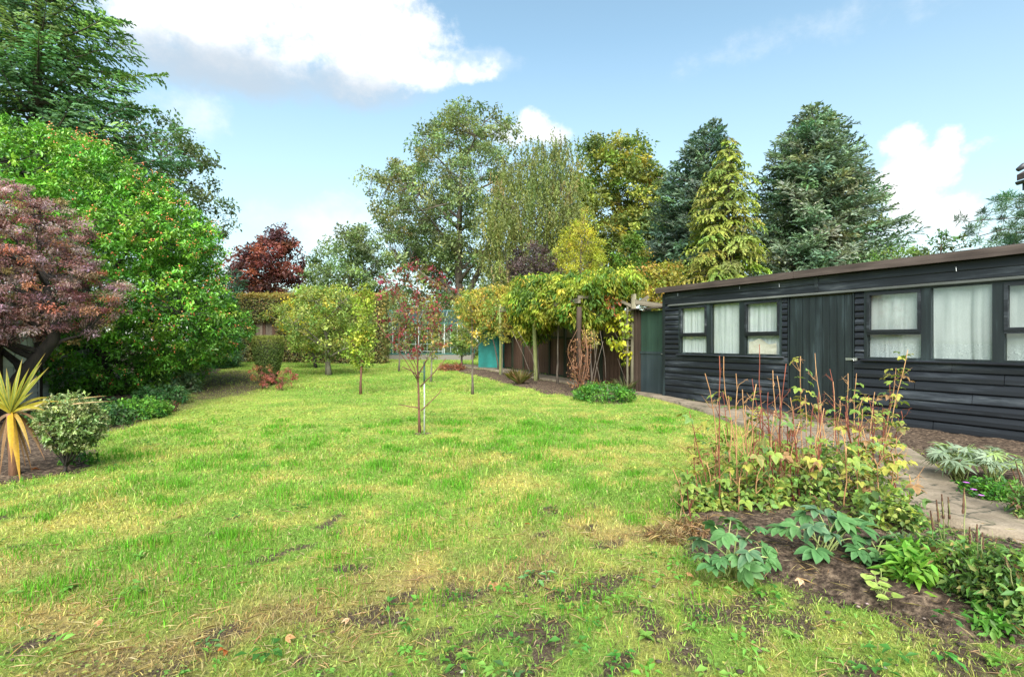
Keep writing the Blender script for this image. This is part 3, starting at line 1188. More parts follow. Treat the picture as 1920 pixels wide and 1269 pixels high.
dk = palette(n, [((.12, .27, .05), 3), ((.20, .34, .07), 3), ((.34, .40, .09), 2), ((.30, .26, .10), 1)], .2)
tag(obj('clover', mesh_np('clover', V, F, np.repeat(np.clip(.35 * c_ + .65 * dk, .01, .8), 4, 0)), M_GRASS),
    'clover and moss growing through the turf of the lawn', 'clover', kind='stuff')

# --- crumbs of soil and small stones in the beds
ICO = np.array([(0, 0, 1), (.9, 0, .3), (.28, .85, .3), (-.72, .53, .3), (-.72, -.53, .3), (.28, -.85, .3), (0, 0, -.8)])
ICF = np.array([(0, 1, 2), (0, 2, 3), (0, 3, 4), (0, 4, 5), (0, 5, 1), (6, 2, 1), (6, 3, 2), (6, 4, 3), (6, 5, 4), (6, 1, 5)])
n = 11000
x, y = rng.uniform(-5, 3.2, n), rng.uniform(1.5, 6, n)
k = (bed(x, y, FRONT_BED) > 0) | (bed(x, y, LEFT_BED) > 0) | ((fg_line(x, y) < 0) & (rng.random(n) < .25) & (bed(x, y, PATH_POLY) < 0))
x, y = x[k], y[k]
n = len(x)
sz = np.minimum(np.exp(rng.normal(-5.1, .5, n)), .014)
V = (ICO[None] * (1 + rng.normal(0, .2, (n, 7, 1)))) * sz[:, None, None] * np.array([1.2, 1, .7])
bedr = sstep(0, .35, bed(x, y, FRONT_BED)) * .05
V = V + np.stack([x, y, lz(x, y) + .004 + bedr + .01 * rng.random(n)], 1)[:, None]
F = (ICF[None] + (np.arange(n) * 7)[:, None, None]).reshape(-1, 3)
cc = palette(n, [((.05, .036, .025), 5), ((.10, .075, .05), 3), ((.22, .19, .15), .5)], .2)
mcr, nt, b = newmat('soil_crumb')
a = nd(nt, 'ShaderNodeAttribute', attribute_name='col')
nt.links.new(a.outputs['Color'], b.inputs['Base Color'])
b.inputs['Roughness'].default_value = .95
tag(obj('soil_crumbs', mesh_np('soil_crumbs', V.reshape(-1, 3), F, np.repeat(cc, 7, 0)), mcr), 'crumbs of dark soil and small stones in the planting beds', 'soil', kind='stuff')
# ------------------------------------------------------------------ the black timber garden building
M_BLACK = woodmat('black_stained_timber', [(.40, (.003, .004, .006)), (.51, (.008, .010, .014)), (.56, (.035, .042, .05)), (.63, (.15, .155, .155))], 'x', 7, .5, .5, 20, .5, 1)
M_BLACKV = woodmat('black_stained_planks', [(.38, (.004, .006, .008)), (.51, (.010, .016, .018)), (.58, (.03, .045, .05)), (.68, (.08, .11, .11))], 'z', 7, .5, .5, 20, .5, 1)
M_FASC = woodmat('weathered_brown_fascia', [(.38, (.025, .018, .016)), (.5, (.065, .048, .041)), (.6, (.12, .092, .08)), (.72, (.24, .2, .18))], 'x', 6, .7, .5, 20, .3)
M_DRIP = woodmat('weathered_drip_rail', [(.36, (.03, .035, .03)), (.55, (.10, .11, .10)), (.75, (.25, .26, .23))], 'x', 6, .7, .4, 20, .3)
M_DARKIN = plainmat('dark_interior', (.03, .027, .024), (.05, .045, .04), 4, .9)
M_FELT = plainmat('roof_felt', (.04, .04, .04), (.09, .09, .085), 60, .95)
M_STEEL = plainmat('galvanised_steel', (.35, .36, .36), (.6, .6, .58), 40, .35, .8)

m, nt, b = newmat('window_glass')
nt.nodes.remove(b)
tr = nd(nt, 'ShaderNodeBsdfTransparent')
tr.inputs[0].default_value = (.93, .95, .94, 1)
gl = nd(nt, 'ShaderNodeBsdfGlossy')
gl.inputs['Roughness'].default_value = .03
gl.inputs[0].default_value = (.9, .95, 1, 1)
lw = nd(nt, 'ShaderNodeLayerWeight')
pw_ = nd(nt, 'ShaderNodeMath', operation='POWER')
nt.links.new(lw.outputs['Facing'], pw_.inputs[0])
pw_.inputs[1].default_value = 5.0
fr = nd(nt, 'ShaderNodeMath', operation='MULTIPLY_ADD')
nt.links.new(pw_.outputs[0], fr.inputs[0])
fr.inputs[1].default_value = .9
fr.inputs[2].default_value = .06
mx = nd(nt, 'ShaderNodeMixShader')
nt.links.new(fr.outputs[0], mx.inputs[0])
nt.links.new(tr.outputs[0], mx.inputs[1])
nt.links.new(gl.outputs[0], mx.inputs[2])
nt.links.new(mx.outputs[0], nt.nodes['Material Output'].inputs[0])
M_GLASS = m


def curtainmat(name, lace):
    m, nt, b = newmat(name)
    n = tex(nt, 120, 3, .7, (1, 1, .25))
    n2 = tex(nt, 3, 3, .5)
    c_ = ramp(nt, mixc(nt, .4, n.outputs[0], n2.outputs[0]), [(.3, (.62, .65, .65)), (.7, (.84, .87, .86))])
    if lace:
        t = nd(nt, 'ShaderNodeTexCoord')
        sp = nd(nt, 'ShaderNodeSeparateXYZ')
        nt.links.new(t.outputs['Object'], sp.inputs[0])
        gt = nd(nt, 'ShaderNodeMath', operation='LESS_THAN')
        nt.links.new(sp.outputs[2], gt.inputs[0])
        gt.inputs[1].default_value = 1.16
        vo = tex(nt, 26, typ='ShaderNodeTexVoronoi', sc=(1, 0, 1.0))
        wv = nd(nt, 'ShaderNodeMath', operation='SINE')
        mu = nd(nt, 'ShaderNodeMath', operation='MULTIPLY')
        nt.links.new(vo.outputs['Distance'], mu.inputs[0])
        mu.inputs[1].default_value = 26
        nt.links.new(mu.outputs[0], wv.inputs[0])
        lc = ramp(nt, wv.outputs[0], [(.35, (.74, .77, .78)), (.6, (.38, .41, .44))])
        c_ = mixc(nt, gt.outputs[0], mixc(nt, .3, c_, (.3, .33, .32)), lc)
    nt.links.new(c_, b.inputs['Base Color'])
    b.inputs['Roughness'].default_value = .9
    b.inputs['Specular IOR Level'].default_value = .05
    tl = nd(nt, 'ShaderNodeBsdfTranslucent')
    nt.links.new(c_, tl.inputs[0])
    mx = nd(nt, 'ShaderNodeMixShader')
    mx.inputs[0].default_value = .2
    nt.links.new(b.outputs[0], mx.inputs[1])
    nt.links.new(tl.outputs[0], mx.inputs[2])
    nt.links.new(mx.outputs[0], nt.nodes['Material Output'].inputs[0])
    return m


M_NET, M_LACE = curtainmat('net_curtain', False), curtainmat('lace_curtain', True)

SA, SROT = (3.202, 10.766), math.atan2(-.87366, .48654)
SLEN, SDEP = 6.5, 2.6
shed = thing('garden_building', 'long low black timber garden building with curtained windows and plank door', 'shed', (SA[0], SA[1], 0), SROT)


def lap_board(x0, x1, z, p, name='board', parent=shed, mat=None):
    mb = MB()
    j = lambda: random.uniform(-.0025, .0025)
    poly = [(.0, z + .001), (-.031 + j(), z + .001), (-.036 + j(), z + .010), (-.033 + j(), z + p * .45), (-.020 + j(), z + p * .82), (-.006, z + p * .99), (0, z + p * .99)]
    mb.prism(poly, x0 + random.uniform(0, .003), x1 - random.uniform(0, .003))
    return mb.build(name, mat or M_BLACK, parent)


# lining behind the boards: walls round the openings, floor, back and ends
WIN = [(.42, 2.63), (3.88, 6.08)]
DOOR = (2.755, 3.725)
WB, WT = .94, 1.90
mb = MB()
mb.box(0, DOOR[0], .004, .02, .0, WB).box(DOOR[1], SLEN, .004, .02, 0, WB)
mb.box(0, WIN[0][0], .004, .02, WB, WT).box(WIN[0][1], DOOR[0], .004, .02, WB, WT).box(DOOR[1], WIN[1][0], .004, .02, WB, WT).box(WIN[1][1], SLEN, .004, .02, WB, WT)
mb.box(0, SLEN, .004, .02, WT, 2.24)
mb.box(.0, .05, .052, SDEP, 0, 2.16).box(SLEN - .05, SLEN, .052, SDEP, 0, 2.16).box(.052, SLEN - .052, SDEP - .05, SDEP, 0, 2.1)
mb.box(.052, SLEN - .052, .052, SDEP - .052, 0, .06)
mb.build('wall', M_DARKIN, shed)
P7 = .1285
for k in range(7):
    z = .035 + k * P7
    lap_board(.05, DOOR[0] - .02, z, P7)
    sp_ = (4.7, 5.6, 4.2, 5.1, 4.5, 5.4, 4.9)[k]
    lap_board(DOOR[1] + .02, sp_ - .002, z, P7)
    lap_board(sp_ + .002, SLEN - .05, z, P7)
for (a, b_) in ((.05, WIN[0][0]), (WIN[0][1], DOOR[0] - .03), (DOOR[1] + .03, WIN[1][0]), (WIN[1][1], SLEN - .05)):
    for k in range(10):
        lap_board(a, b_, WB + k * .0985, .0985)
# frieze boards in two lengths each, joint batten
for z, h in ((1.955, .118), (2.075, .118)):
    for a, b_ in ((.0, 3.18), (3.22, SLEN)):
        mb = MB()
        mb.prism([(.003, z), (-.03, z), (-.032, z + .006), (-.026, z + h - .004), (.003, z + h - .002)], a, b_)
        mb.build('frieze_board', M_BLACK, shed)
MB().box(3.17, 3.23, -.04, .0, 1.96, 2.19, .002).build('joint_batten', M_BLACK, shed)
for a, b_ in ((.16, 2.38), (2.385, SLEN)):
    MB().prism([(-.028, 1.918), (-.075, 1.912), (-.078, 1.926), (-.028, 1.952)], a, b_).build('drip_rail', M_DRIP, shed)
for a, b_ in ((-.11, 2.9), (2.905, SLEN + .11)):
    mb = MB()
    n = 14
    xs_ = np.linspace(a, b_, n)
    V, F = [], []
    for x in xs_:
        w = .004 * math.sin(x * 2.1) + random.uniform(-.002, .002)
        V += [(x, -.15, 2.195 + w), (x, -.122, 2.195 + w), (x, -.122, 2.305 + w), (x, -.15, 2.305 + w)]
    for q in range(n - 1):
        for k in range(4):
            F.append((q * 4 + k, q * 4 + (k + 1) % 4, q * 4 + 4 + (k + 1) % 4, q * 4 + 4 + k))
    F += [(3, 2, 1, 0), tuple(4 * n - 4 + k for k in range(4))]
    mb.add(V, F)
    mb.build('fascia', M_FASC, shed)
mb = MB()
mb.prism([(-.12, 2.25), (-.12, 2.312), (SDEP + .15, 2.17), (SDEP + .15, 2.11)], -.1, SLEN + .1)
mb.build('roof', M_FELT, shed)
MB().box(-.02, .05, -.036, .003, .03, 2.19, .001).build('corner_board', M_BLACKV, shed)
MB().box(SLEN - .05, SLEN + .02, -.036, .003, .03, 2.19, .001).build('corner_board', M_BLACKV, shed)
MB().box(-.02, SLEN, -.012, .06, -.05, .034).build('base_rail', M_CONC, shed)
for x, z in ((.42, 2.14), (1.85, 2.15), (2.6, 2.12), (4.95, 2.1)):
    MB().tube([(x, -.03, z + .02), (x, -.055, z + .02), (x + .004, -.058, z - .03)], .004, 5).build('hook', M_STEEL, shed)

# door
door = MB().box(DOOR[0] + .0, DOOR[1], -.004, .03, .05, 1.885).build('door', M_BLACKV, shed)
nP = 9
pw = (DOOR[1] - DOOR[0] - .02) / nP
for k in range(nP):
    x0 = DOOR[0] + .01 + k * pw
    MB().prism([(-.005, .055), (-.026 - random.uniform(0, .003), .055), (-.026 - random.uniform(0, .003), 1.88), (-.005, 1.88)], x0 + .003, x0 + pw - .003).build('plank', M_BLACKV, door)
MB().box(DOOR[0] - .02, DOOR[0] - .001, -.034, .003, .04, 1.9).build('door_jamb', M_BLACKV, shed)
MB().box(DOOR[1] + .001, DOOR[1] + .02, -.034, .003, .04, 1.9).build('door_jamb', M_BLACKV, shed)
mb = MB()
mb.box(3.63, 3.715, -.036, -.03, .915, .95).box(3.735, 3.79, -.042, -.036, .912, .953).box(3.69, 3.75, -.05, -.037, .922, .944)
mb.tube([(3.745, -.05, .935), (3.745, -.062, .935), (3.755, -.062, .91), (3.755, -.045, .905)], .004, 6)
mb.build('hasp', M_STEEL, door)


def window(x0, x1):
    w = x1 - x0
    o = MB()
    fz0, fz1 = WB + .002, WT + .015
    o.box(x0, x0 + .04, -.035, .05, fz0, fz1).box(x1 - .04, x1, -.035, .05, fz0, fz1)
    o.box(x0 + .04, x1 - .04, -.033, .05, fz1 - .03, fz1).box(x0 + .04, x1 - .04, -.033, .05, fz0, fz0 + .028)
    c1, c2 = x0 + .70, x0 + 1.42
    for c_ in (c1, c2):
        o.box(c_ - .01, c_ + .10, -.034, .05, fz0 + .028, fz1 - .03)
    ob = o.build('window', M_BLACKV, shed)
    MB().prism([(-.02, fz0 - .03), (-.075, fz0 - .03), (-.078, fz0 - .018), (-.03, fz0 + .001)], x0 - .04, x1 + .04).build('sill', M_BLACK, ob)
    bays = [(x0 + .04, c1 - .01), (c1 + .10, c2 - .01), (c2 + .10, x1 - .04)]
    for q, (a, b_) in enumerate(bays):
        zs, zt = fz0 + .028, fz1 - .03
        if q == 1:
            MB().box(a, b_, -.004, .0, zs, zt).build('pane', M_GLASS, ob)
        else:
            f = MB()
            zm = 1.315
            f.box(a, b_, -.038, .03, zm - .03, zm)                       # transom
            f.box(a, b_, -.05, .01, zm + .001, zm + .042).box(a, b_, -.05, .01, zt - .04, zt - .001)
            f.box(a, a + .035, -.05, .01, zm + .042, zt - .04).box(b_ - .035, b_, -.05, .01, zm + .042, zt - .04)
            f.build('casement', M_BLACK, ob)
            MB().box(a + .035, b_ - .035, -.02, -.016, zm + .042, zt - .04).build('pane', M_GLASS, ob)
            MB().box(a, b_, -.004, .0, zs, zm - .03).build('pane', M_GLASS, ob)
    return bays


def to_world(x, y, z):
    c_, s_ = math.cos(SROT), math.sin(SROT)
    return (SA[0] + c_ * x - s_ * y, SA[1] + s_ * x + c_ * y, z)


def curtain(a, b_, z0, z1, mat, label, folds):
    n, r = 90, 10
    u = np.linspace(0, 1, n)
    ph = np.cumsum(rng.uniform(.5, 1.5, n))
    ph = ph / ph[-1] * folds * 2 * math.pi
    amp = .016 * rng.random(n) ** 1.5
    amp = np.convolve(np.pad(amp, 6, mode='edge'), np.ones(13) / 13, 'valid')
    V = []
    for j in range(r):
        t = j / (r - 1)
        uu_ = u * folds + .25 * np.sin(2.2 * t + ph[0])
        y = .026 + .030 * vnoise(uu_ * 1.3, np.full(n, t * .7), 1.0, folds) + .012 * vnoise(uu_ * 3.1, np.full(n, t * .5), 1.0, folds + 4)
        V.append(np.stack([a + (b_ - a) * u, y, np.full(n, z1 + (z0 - z1) * t)], 1))
    V = np.concatenate(V)
    i = (np.arange(r - 1)[:, None] * n + np.arange(n - 1)[None]).ravel()
    V[:, 0] -= 0
    o = obj('net_curtain', mesh_np('net_curtain', V, np.stack([i, i + 1, i + n + 1, i + n], 1), None, True), mat)
    o.location = (SA[0], SA[1], 0)
    o.rotation_euler = (0, 0, SROT)
    tag(o, label, 'curtain', 'net curtains in the black garden building')


bA, bB = window(*WIN[0]), window(*WIN[1])
wl_ = ['white net curtain behind the far small panes next to the building corner', 'white net curtain filling the tall middle pane left of the plank door',
       'white net curtain behind the pane with a crumpled paper, next to the plank door']
wr_ = ['lace-hemmed net curtain in the two panes just right of the plank door', 'lace-hemmed net curtain filling the tall pane of the nearer window',
       'lace-hemmed net curtain cut off by the right edge of the photo']
for (a, b_), lb, fo in zip(bA, wl_, (9, 8, 9)):
    curtain(a - .05, b_ + .05, .95, 1.90, M_NET, lb, fo)
for (a, b_), lb, fo in zip(bB, wr_, (8, 6, 8)):
    curtain(a - .05, b_ + .05, .95, 1.90, M_LACE, lb, fo)
# sheet of crumpled paper behind the lower pane
M_PAPER = plainmat('crumpled_paper', (.62, .55, .44), (.78, .72, .62), 12, .9, 0, .6)
n = 12
X, Z = np.meshgrid(np.linspace(0, 1, n), np.linspace(0, 1, n))
x, z = X.ravel(), Z.ravel()
V = np.stack([bA[2][0] + .05 + x * .52, .012 + .01 * (vnoise(x, z, 4) - .5), .975 + z * (.12 + .17 * vnoise(x, x * 0, 3.0, 5))], 1)
i = (np.arange(n - 1)[:, None] * n + np.arange(n - 1)[None]).ravel()
o = obj('paper_sheet', mesh_np('paper_sheet', V, np.stack([i, i + 1, i + n + 1, i + n], 1), None, True), M_PAPER)
o.location, o.rotation_euler = (SA[0], SA[1], 0), (0, 0, SROT)
tag(o, 'crumpled beige paper sheet standing inside the lower pane beside the door', 'paper')

# ------------------------------------------------------------------ side gate between building and pergola
M_GREEN = woodmat('dark_green_paint', [(.36, (.008, .018, .014)), (.55, (.02, .045, .033)), (.72, (.045, .085, .06))], 'z', 4, .55, .2, 12, .4)
M_BLUEG = woodmat('blue_grey_paint', [(.36, (.012, .02, .022)), (.55, (.03, .045, .05)), (.72, (.06, .08, .085))], 'z', 4, .5, .2, 12, .4)
M_BROWNW = woodmat('brown_timber', [(.36, (.02, .013, .009)), (.55, (.05, .034, .025)), (.72, (.11, .08, .06))], 'z', 6, .8, .4, 18, .25)
M_OLDW = woodmat('weathered_grey_timber', [(.34, (.06, .055, .035)), (.52, (.19, .175, .12)), (.68, (.33, .31, .24))], 'z', 6, .85, .5, 18, .2)
M_OLDWX = woodmat('weathered_grey_beam', [(.34, (.05, .045, .03)), (.52, (.16, .14, .10)), (.68, (.30, .27, .21))], 'x', 6, .85, .5, 18, .2)
gate = thing('side_door', 'dark green and blue-grey boarded door tucked beside the black building', 'door', to_world(-.98, .12, 0), SROT)
MB().box(.16, .93, .0, .035, .95, 1.86).build('upper_panel', M_GREEN, gate)
MB().box(.16, .93, -.006, .035, .06, .945).build('lower_panel', M_BLUEG, gate)
MB().box(.15, .93, -.02, .04, .915, .965).build('mid_rail', M_BLUEG, gate)
MB().box(-.02, .07, -.05, .04, .0, 1.93, .003).build('post', M_BROWNW, gate)
MB().box(.085, .15, -.02, .04, .0, 1.9, .003).build('post', M_BROWNW, gate)
MB().prism([(-.16, 1.90), (-.16, 1.925), (.6, 1.99), (.6, 1.965)], -.12, .93).build('canopy_board', M_FASC, gate)
MB().tube([(.82, -.012, .92), (.82, -.045, .92), (.88, -.05, .92)], .008, 6).build('handle', M_STEEL, gate)
# link of boards on to the fence
# ------------------------------------------------------------------ brown fence behind the pergola
M_FENCEB = woodmat('red_brown_fence_board', [(.36, (.05, .028, .02)), (.54, (.13, .078, .056)), (.72, (.23, .15, .11))], 'z', 6, .85, .5, 18, .2)
M_FENCEG = woodmat('grey_brown_fence_board', [(.36, (.08, .062, .046)), (.54, (.19, .155, .12)), (.72, (.3, .26, .2))], 'z', 6, .85, .5, 18, .2)
M_POSTG = woodmat('green_stained_post', [(.36, (.015, .02, .013)), (.55, (.045, .055, .035)), (.72, (.10, .11, .075))], 'z', 6, .85, .4, 18, .2)
f0, f1 = np.array([3.22, 12.15]), np.array([-.75, 20.4])
fl = np.linalg.norm(f1 - f0)
fa = math.atan2(*(f1 - f0)[::-1])
fence = thing('boarded_fence', 'brown boarded fence with green posts behind the overgrown pergola', 'fence', (f0[0], f0[1], 0), fa)
npan = 5
pl_ = fl / npan
bm_up = [MB().box(0, .158, -.012, .012, 0, .62, .002).mesh('board') for _ in range(3)]
bm_lo = [MB().box(0, .158, -.011, .013, 0, 1.12, .002).mesh('board') for _ in range(3)]
for me in bm_up:
    me.materials.append(M_FENCEG)
for me in bm_lo:
    me.materials.append(M_FENCEB)
for p in range(npan + 1):
    wx, wy = f0 + (f1 - f0) * p / npan
    z = float(gz(wx, wy))
    MB().box(p * pl_ - .05, p * pl_ + .05, -.06, .06, z - .1, z + 1.95, .004).build('post', M_POSTG, fence)
    if p == npan:
        break
    MB().box(p * pl_ + .052, (p + 1) * pl_ - .052, -.03, .03, z + 1.20, z + 1.27).build('rail', M_POSTG, fence)
    MB().box(p * pl_ + .052, (p + 1) * pl_ - .052, -.025, .035, z + .03, z + .09).build('rail', M_POSTG, fence)
    MB().box(p * pl_ + .052, (p + 1) * pl_ - .052, -.035, .035, z + 1.885, z + 1.92).build('capping', M_FENCEG, fence)
    MB().box(p * pl_ + pl_ / 2 - .035, p * pl_ + pl_ / 2 + .035, .036, .07, z + .05, z + 1.88, .003).build('batten', M_POSTG, fence)
    nb_ = 10
    w_ = (pl_ - .104) / nb_
    for k in range(nb_):
        for ml, zo in ((bm_lo, .08), (bm_up, 1.265)):
            o = obj('board', random.choice(ml), None, fence)
            o.location = (p * pl_ + .053 + k * w_, random.uniform(-.004, .004), z + zo)
            o.scale = (w_ / .162, 1, 1)

# ------------------------------------------------------------------ pergola
M_MOSSW = woodmat('mossy_pole', [(.34, (.09, .10, .03)), (.52, (.22, .24, .10)), (.7, (.36, .37, .22))], 'z', 6, .9, .5, 18, .15)
perg = thing('pergola', 'old timber pergola of leaning posts and beams under climbers along the path', 'pergola', (0, 0, 0))
PP = [gp(1187, 736), gp(1086, 738), gp(1004, 716), gp(938, 704)]
PTOP = 2.1


def post(p, r, mat, h=PTOP, lean=(0, 0)):
    z = float(gz(*p))
    mb = MB()
    n = 8
    mb.tube([(p[0] + lean[0] * t + .012 * math.sin(5 * t + p[0]), p[1] + lean[1] * t, z - .1 + (h + .1) * t) for t in np.linspace(0, 1, n)], [r * random.uniform(.93, 1.07) for _ in range(n)], 8)
    return mb.build('post', mat, perg, True)


x_, y_ = PP[0]
MB().box(x_ - .055, x_ + .055, y_ - .05, y_ + .05, -.1, 2.28, .006).build('post', M_OLDW, perg)
MB().box(x_ - .15, x_ - .11, y_ - .0, y_ + .04, -.1, 2.05, .004).build('post', M_OLDW, perg)
for k in range(5):
    MB().box(x_ - .25, x_ - .06, y_ - .062, y_ - .052, .92 + k * .16, .94 + k * .16, .002).build('trellis_slat', M_OLDW, perg)
post(PP[1], .06, M_BROWNW, 1.95)
post(PP[2], .062, M_MOSSW, 2.2, (-.03, 0))
post(PP[3], .045, M_MOSSW, 2.25)
for q in ((2.62, 14.2), (.35, 18.4)):
    post(q, .06, M_OLDW, 2.3)


def beam(a, b_, w=.07, h=.11, mat=None, name='beam'):
    a, b_ = Vector(a), Vector(b_)
    d = (b_ - a)
    L_ = d.length
    mb = MB().box(0, L_, -w / 2, w / 2, -h / 2, h / 2, .003)
    o = mb.build(name, mat or M_OLDWX, perg)
    o.location = a
    o.rotation_euler = d.to_track_quat('X', 'Z').to_euler()
    return o


zt = PTOP
P = [(p[0], p[1], zt + float(gz(*p)) * .6) for p in PP]
beam(P[0], (P[0][0] + 1.35, P[0][1] - .72, zt - .28))                           # down to the black building
beam((P[0][0] + .35, P[0][1] + .0, zt + .12), (P[0][0], P[0][1] - .02, zt - .12), .05, .07, name='brace')
beam((P[0][0] - .45, P[0][1] + .02, zt + .1), (P[0][0], P[0][1] - .01, zt - .12), .05, .07, name='brace')
beam(P[1], P[2])
beam(P[2], P[3])
beam(P[0], (2.62, 14.2, zt + .1))
beam((2.62, 14.2, zt + .1), (.35, 18.4, zt + .25))
for t in np.linspace(0, 1, 7):
    a = np.array(P[1]) * (1 - t) + np.array(P[3]) * t
    b_ = np.array((2.8, 12.3, zt)) * (1 - t) + np.array((.35, 18.4, zt + .25)) * t
    beam((a[0] - .02, a[1] + .02, a[2] + .085), (b_[0] + .2, b_[1], b_[2] + .09), .05, .07, name='rafter')

# ------------------------------------------------------------------ greenhouse
M_GHF = plainmat('green_greenhouse_frame', (.012, .06, .05), (.03, .12, .10), 20, .4, .2, 0)
M_GHA = plainmat('bare_aluminium', (.42, .46, .46), (.6, .64, .63), 20, .4, .6, 0)
M_BRICK, nt, b = newmat('low_brick_wall')
br = tex(nt, 6.5, typ='ShaderNodeTexBrick')
br.inputs['Color1'].default_value = (.10, .065, .05, 1)
br.inputs['Color2'].default_value = (.17, .12, .095, 1)
br.inputs['Mortar'].default_value = (.14, .13, .11, 1)
nt.links.new(br.outputs[0], b.inputs['Base Color'])
b.inputs['Roughness'].default_value = .9
GX0_, GX1_, GY_ = at(710, 0, 24.5)[0], at(884, 0, 24.5)[0], 24.5
gzz = float(gz(GX0_, GY_))
gh = thing('greenhouse', 'green framed glass greenhouse on a low brick base behind the saplings', 'greenhouse', (GX0_, GY_, gzz))
GW, GD, GE, GR_ = GX1_ - GX0_, 2.5, 1.72, 2.4
mb = MB()
mb.box(0, GW, 0, .12, -.2, .22).box(0, .12, .121, GD, -.2, .22).box(GW - .12, GW, .121, GD, -.2, .22).box(.121, GW - .121, GD - .12, GD, -.2, .22)
mb.build('brick_base', M_BRICK, gh)
mb = MB()
mb.box(0, GW, -.012, .05, .221, .27).box(0, GW, -.012, .05, GE - .03, GE + .03).box(0, GW, GD - .05, GD, .221, .27).box(0, GW, GD - .05, GD, GE - .03, GE + .03)
mb.box(.0, GW, GD / 2 - .03, GD / 2 + .03, GR_ - .03, GR_ + .03)
for x in (0, GW - .06):
    for y in (-.013, GD - .05):
        mb.box(x, x + .06, y, y + .06, .271, GE - .031)
    mb.tube([(x + .03, .02, GE + .03), (x + .03, GD / 2, GR_)], .025, 4).tube([(x + .03, GD - .02, GE + .03), (x + .03, GD / 2, GR_)], .025, 4)
mb.build('frame', M_GHF, gh)
nbay = 7
bw = (GW - .12) / nbay
for k in range(nbay):
    x0 = .06 + k * bw
    if k:
        bar = MB().box(x0 - .012, x0 + .012, -.01, .03, .272, GE - .032)
        bar.tube([(x0, .02, GE + .035), (x0, GD / 2, GR_ + .005)], .014, 4).tube([(x0, GD - .02, GE + .035), (x0, GD / 2, GR_ + .005)], .014, 4)
        bar.box(x0 - .012, x0 + .012, GD - .03, GD, .272, GE - .032)
        bar.build('glazing_bar', M_GHA, gh)
    MB().box(x0 + .013, x0 + bw - .013, .006, .01, .272, GE - .032).build('pane', M_GLASS, gh)
    MB().box(x0 + .013, x0 + bw - .013, GD - .012, GD - .008, .272, GE - .032).build('pane', M_GLASS, gh)
    for s_, (ya, yb) in ((0, (.0, GD / 2)), (1, (GD, GD / 2))):
        V = [(x0 + .013, ya, GE + .04), (x0 + bw - .013, ya, GE + .04), (x0 + bw - .013, yb, GR_ + .012), (x0 + .013, yb, GR_ + .012)]
        V += [(x, y, z + .004) for x, y, z in V]
        MB().add(V, [(3, 2, 1, 0), (4, 5, 6, 7), (0, 1, 5, 4), (1, 2, 6, 5), (2, 3, 7, 6), (3, 0, 4, 7)]).build('roof_pane', M_GLASS, gh)
for x in (.02, GW - .026):
    V = [(x, .07, .275), (x, GD - .07, .275), (x, GD - .07, GE - .04), (x, GD / 2, GR_ - .05), (x, .07, GE - .04)]
    V += [(q + .005, y, z) for q, y, z in V]
    MB().add(V, [(4, 3, 2, 1, 0), (5, 6, 7, 8, 9)] + [(k, (k + 1) % 5, (k + 1) % 5 + 5, k + 5) for k in range(5)]).build('gable_pane', M_GLASS, gh)
st = thing('greenhouse_staging', 'pale slatted staging bench standing inside the greenhouse', 'bench', (GX0_ + .6, GY_ + .9, gzz))
for k in range(5):
    MB().box(0, 2.4, k * .11, k * .11 + .08, .70, .72).build('slat', M_GHA, st)
for x in (.05, 1.2, 2.3):
    MB().box(x, x + .04, .02, .06, 0, .699).build('leg', M_GHA, st)
    MB().box(x, x + .04, .48, .52, 0, .699).build('leg', M_GHA, st)
MB().box(.0, 2.4, .2, .24, .35, .38).build('brace', M_GHA, st)

# ------------------------------------------------------------------ teal tank
m, nt, b = newmat('teal_plastic')
n = tex(nt, 3, 5, .65)
n2 = tex(nt, 1.2, 3, .6, (1, 1, .5))
f = mixc(nt, .5, n.outputs[0], n2.outputs[0])
nt.links.new(ramp(nt, f, [(.34, (.07, .08, .03)), (.46, (.015, .16, .14)), (.7, (.03, .30, .27))]), b.inputs['Base Color'])
b.inputs['Roughness'].default_value = .45
tp = np.array([-.72, 19.4])
tank = thing('storage_tank', 'teal plastic upright tank with arched top at the end of the fence', 'tank', (tp[0], tp[1], float(gz(*tp))), math.radians(-20))
w2, hh = .42, 1.9
prof = [(-w2, 0.0), (-w2, hh - .5)] + [(-w2 * math.cos(a), hh - .5 + .5 * math.sin(a)) for a in np.linspace(.2, math.pi - .2, 11)] + [(w2, hh - .5), (w2, 0)]
V, F = [], []
yy = np.linspace(-.5, .5, 13)
for j, y in enumerate(yy):
    s_ = 1 - (.03 if j % 4 == 0 else 0) - (.06 if j in (0, 12) else 0)
    V += [(x * s_, y, z * (s_ * .5 + .5)) for x, z in prof]
n_ = len(prof)
for j in range(len(yy) - 1):
    for k in range(n_):
        F.append((j * n_ + k, j * n_ + (k + 1) % n_, (j + 1) * n_ + (k + 1) % n_, (j + 1) * n_ + k))
F += [tuple(range(n_ - 1, -1, -1)), tuple(range((len(yy) - 1) * n_, len(yy) * n_))]
MB().add(V, F).build('body', m, tank)
MB().tube([(0, 0, hh - .02), (0, 0, hh + .05), (0, 0, hh + .08)], [.14, .14, .06], 14).build('cap', m, tank)
MB().box(-.55, .55, -.55, .55, -.05, .0).build('plinth', M_CONC, tank)

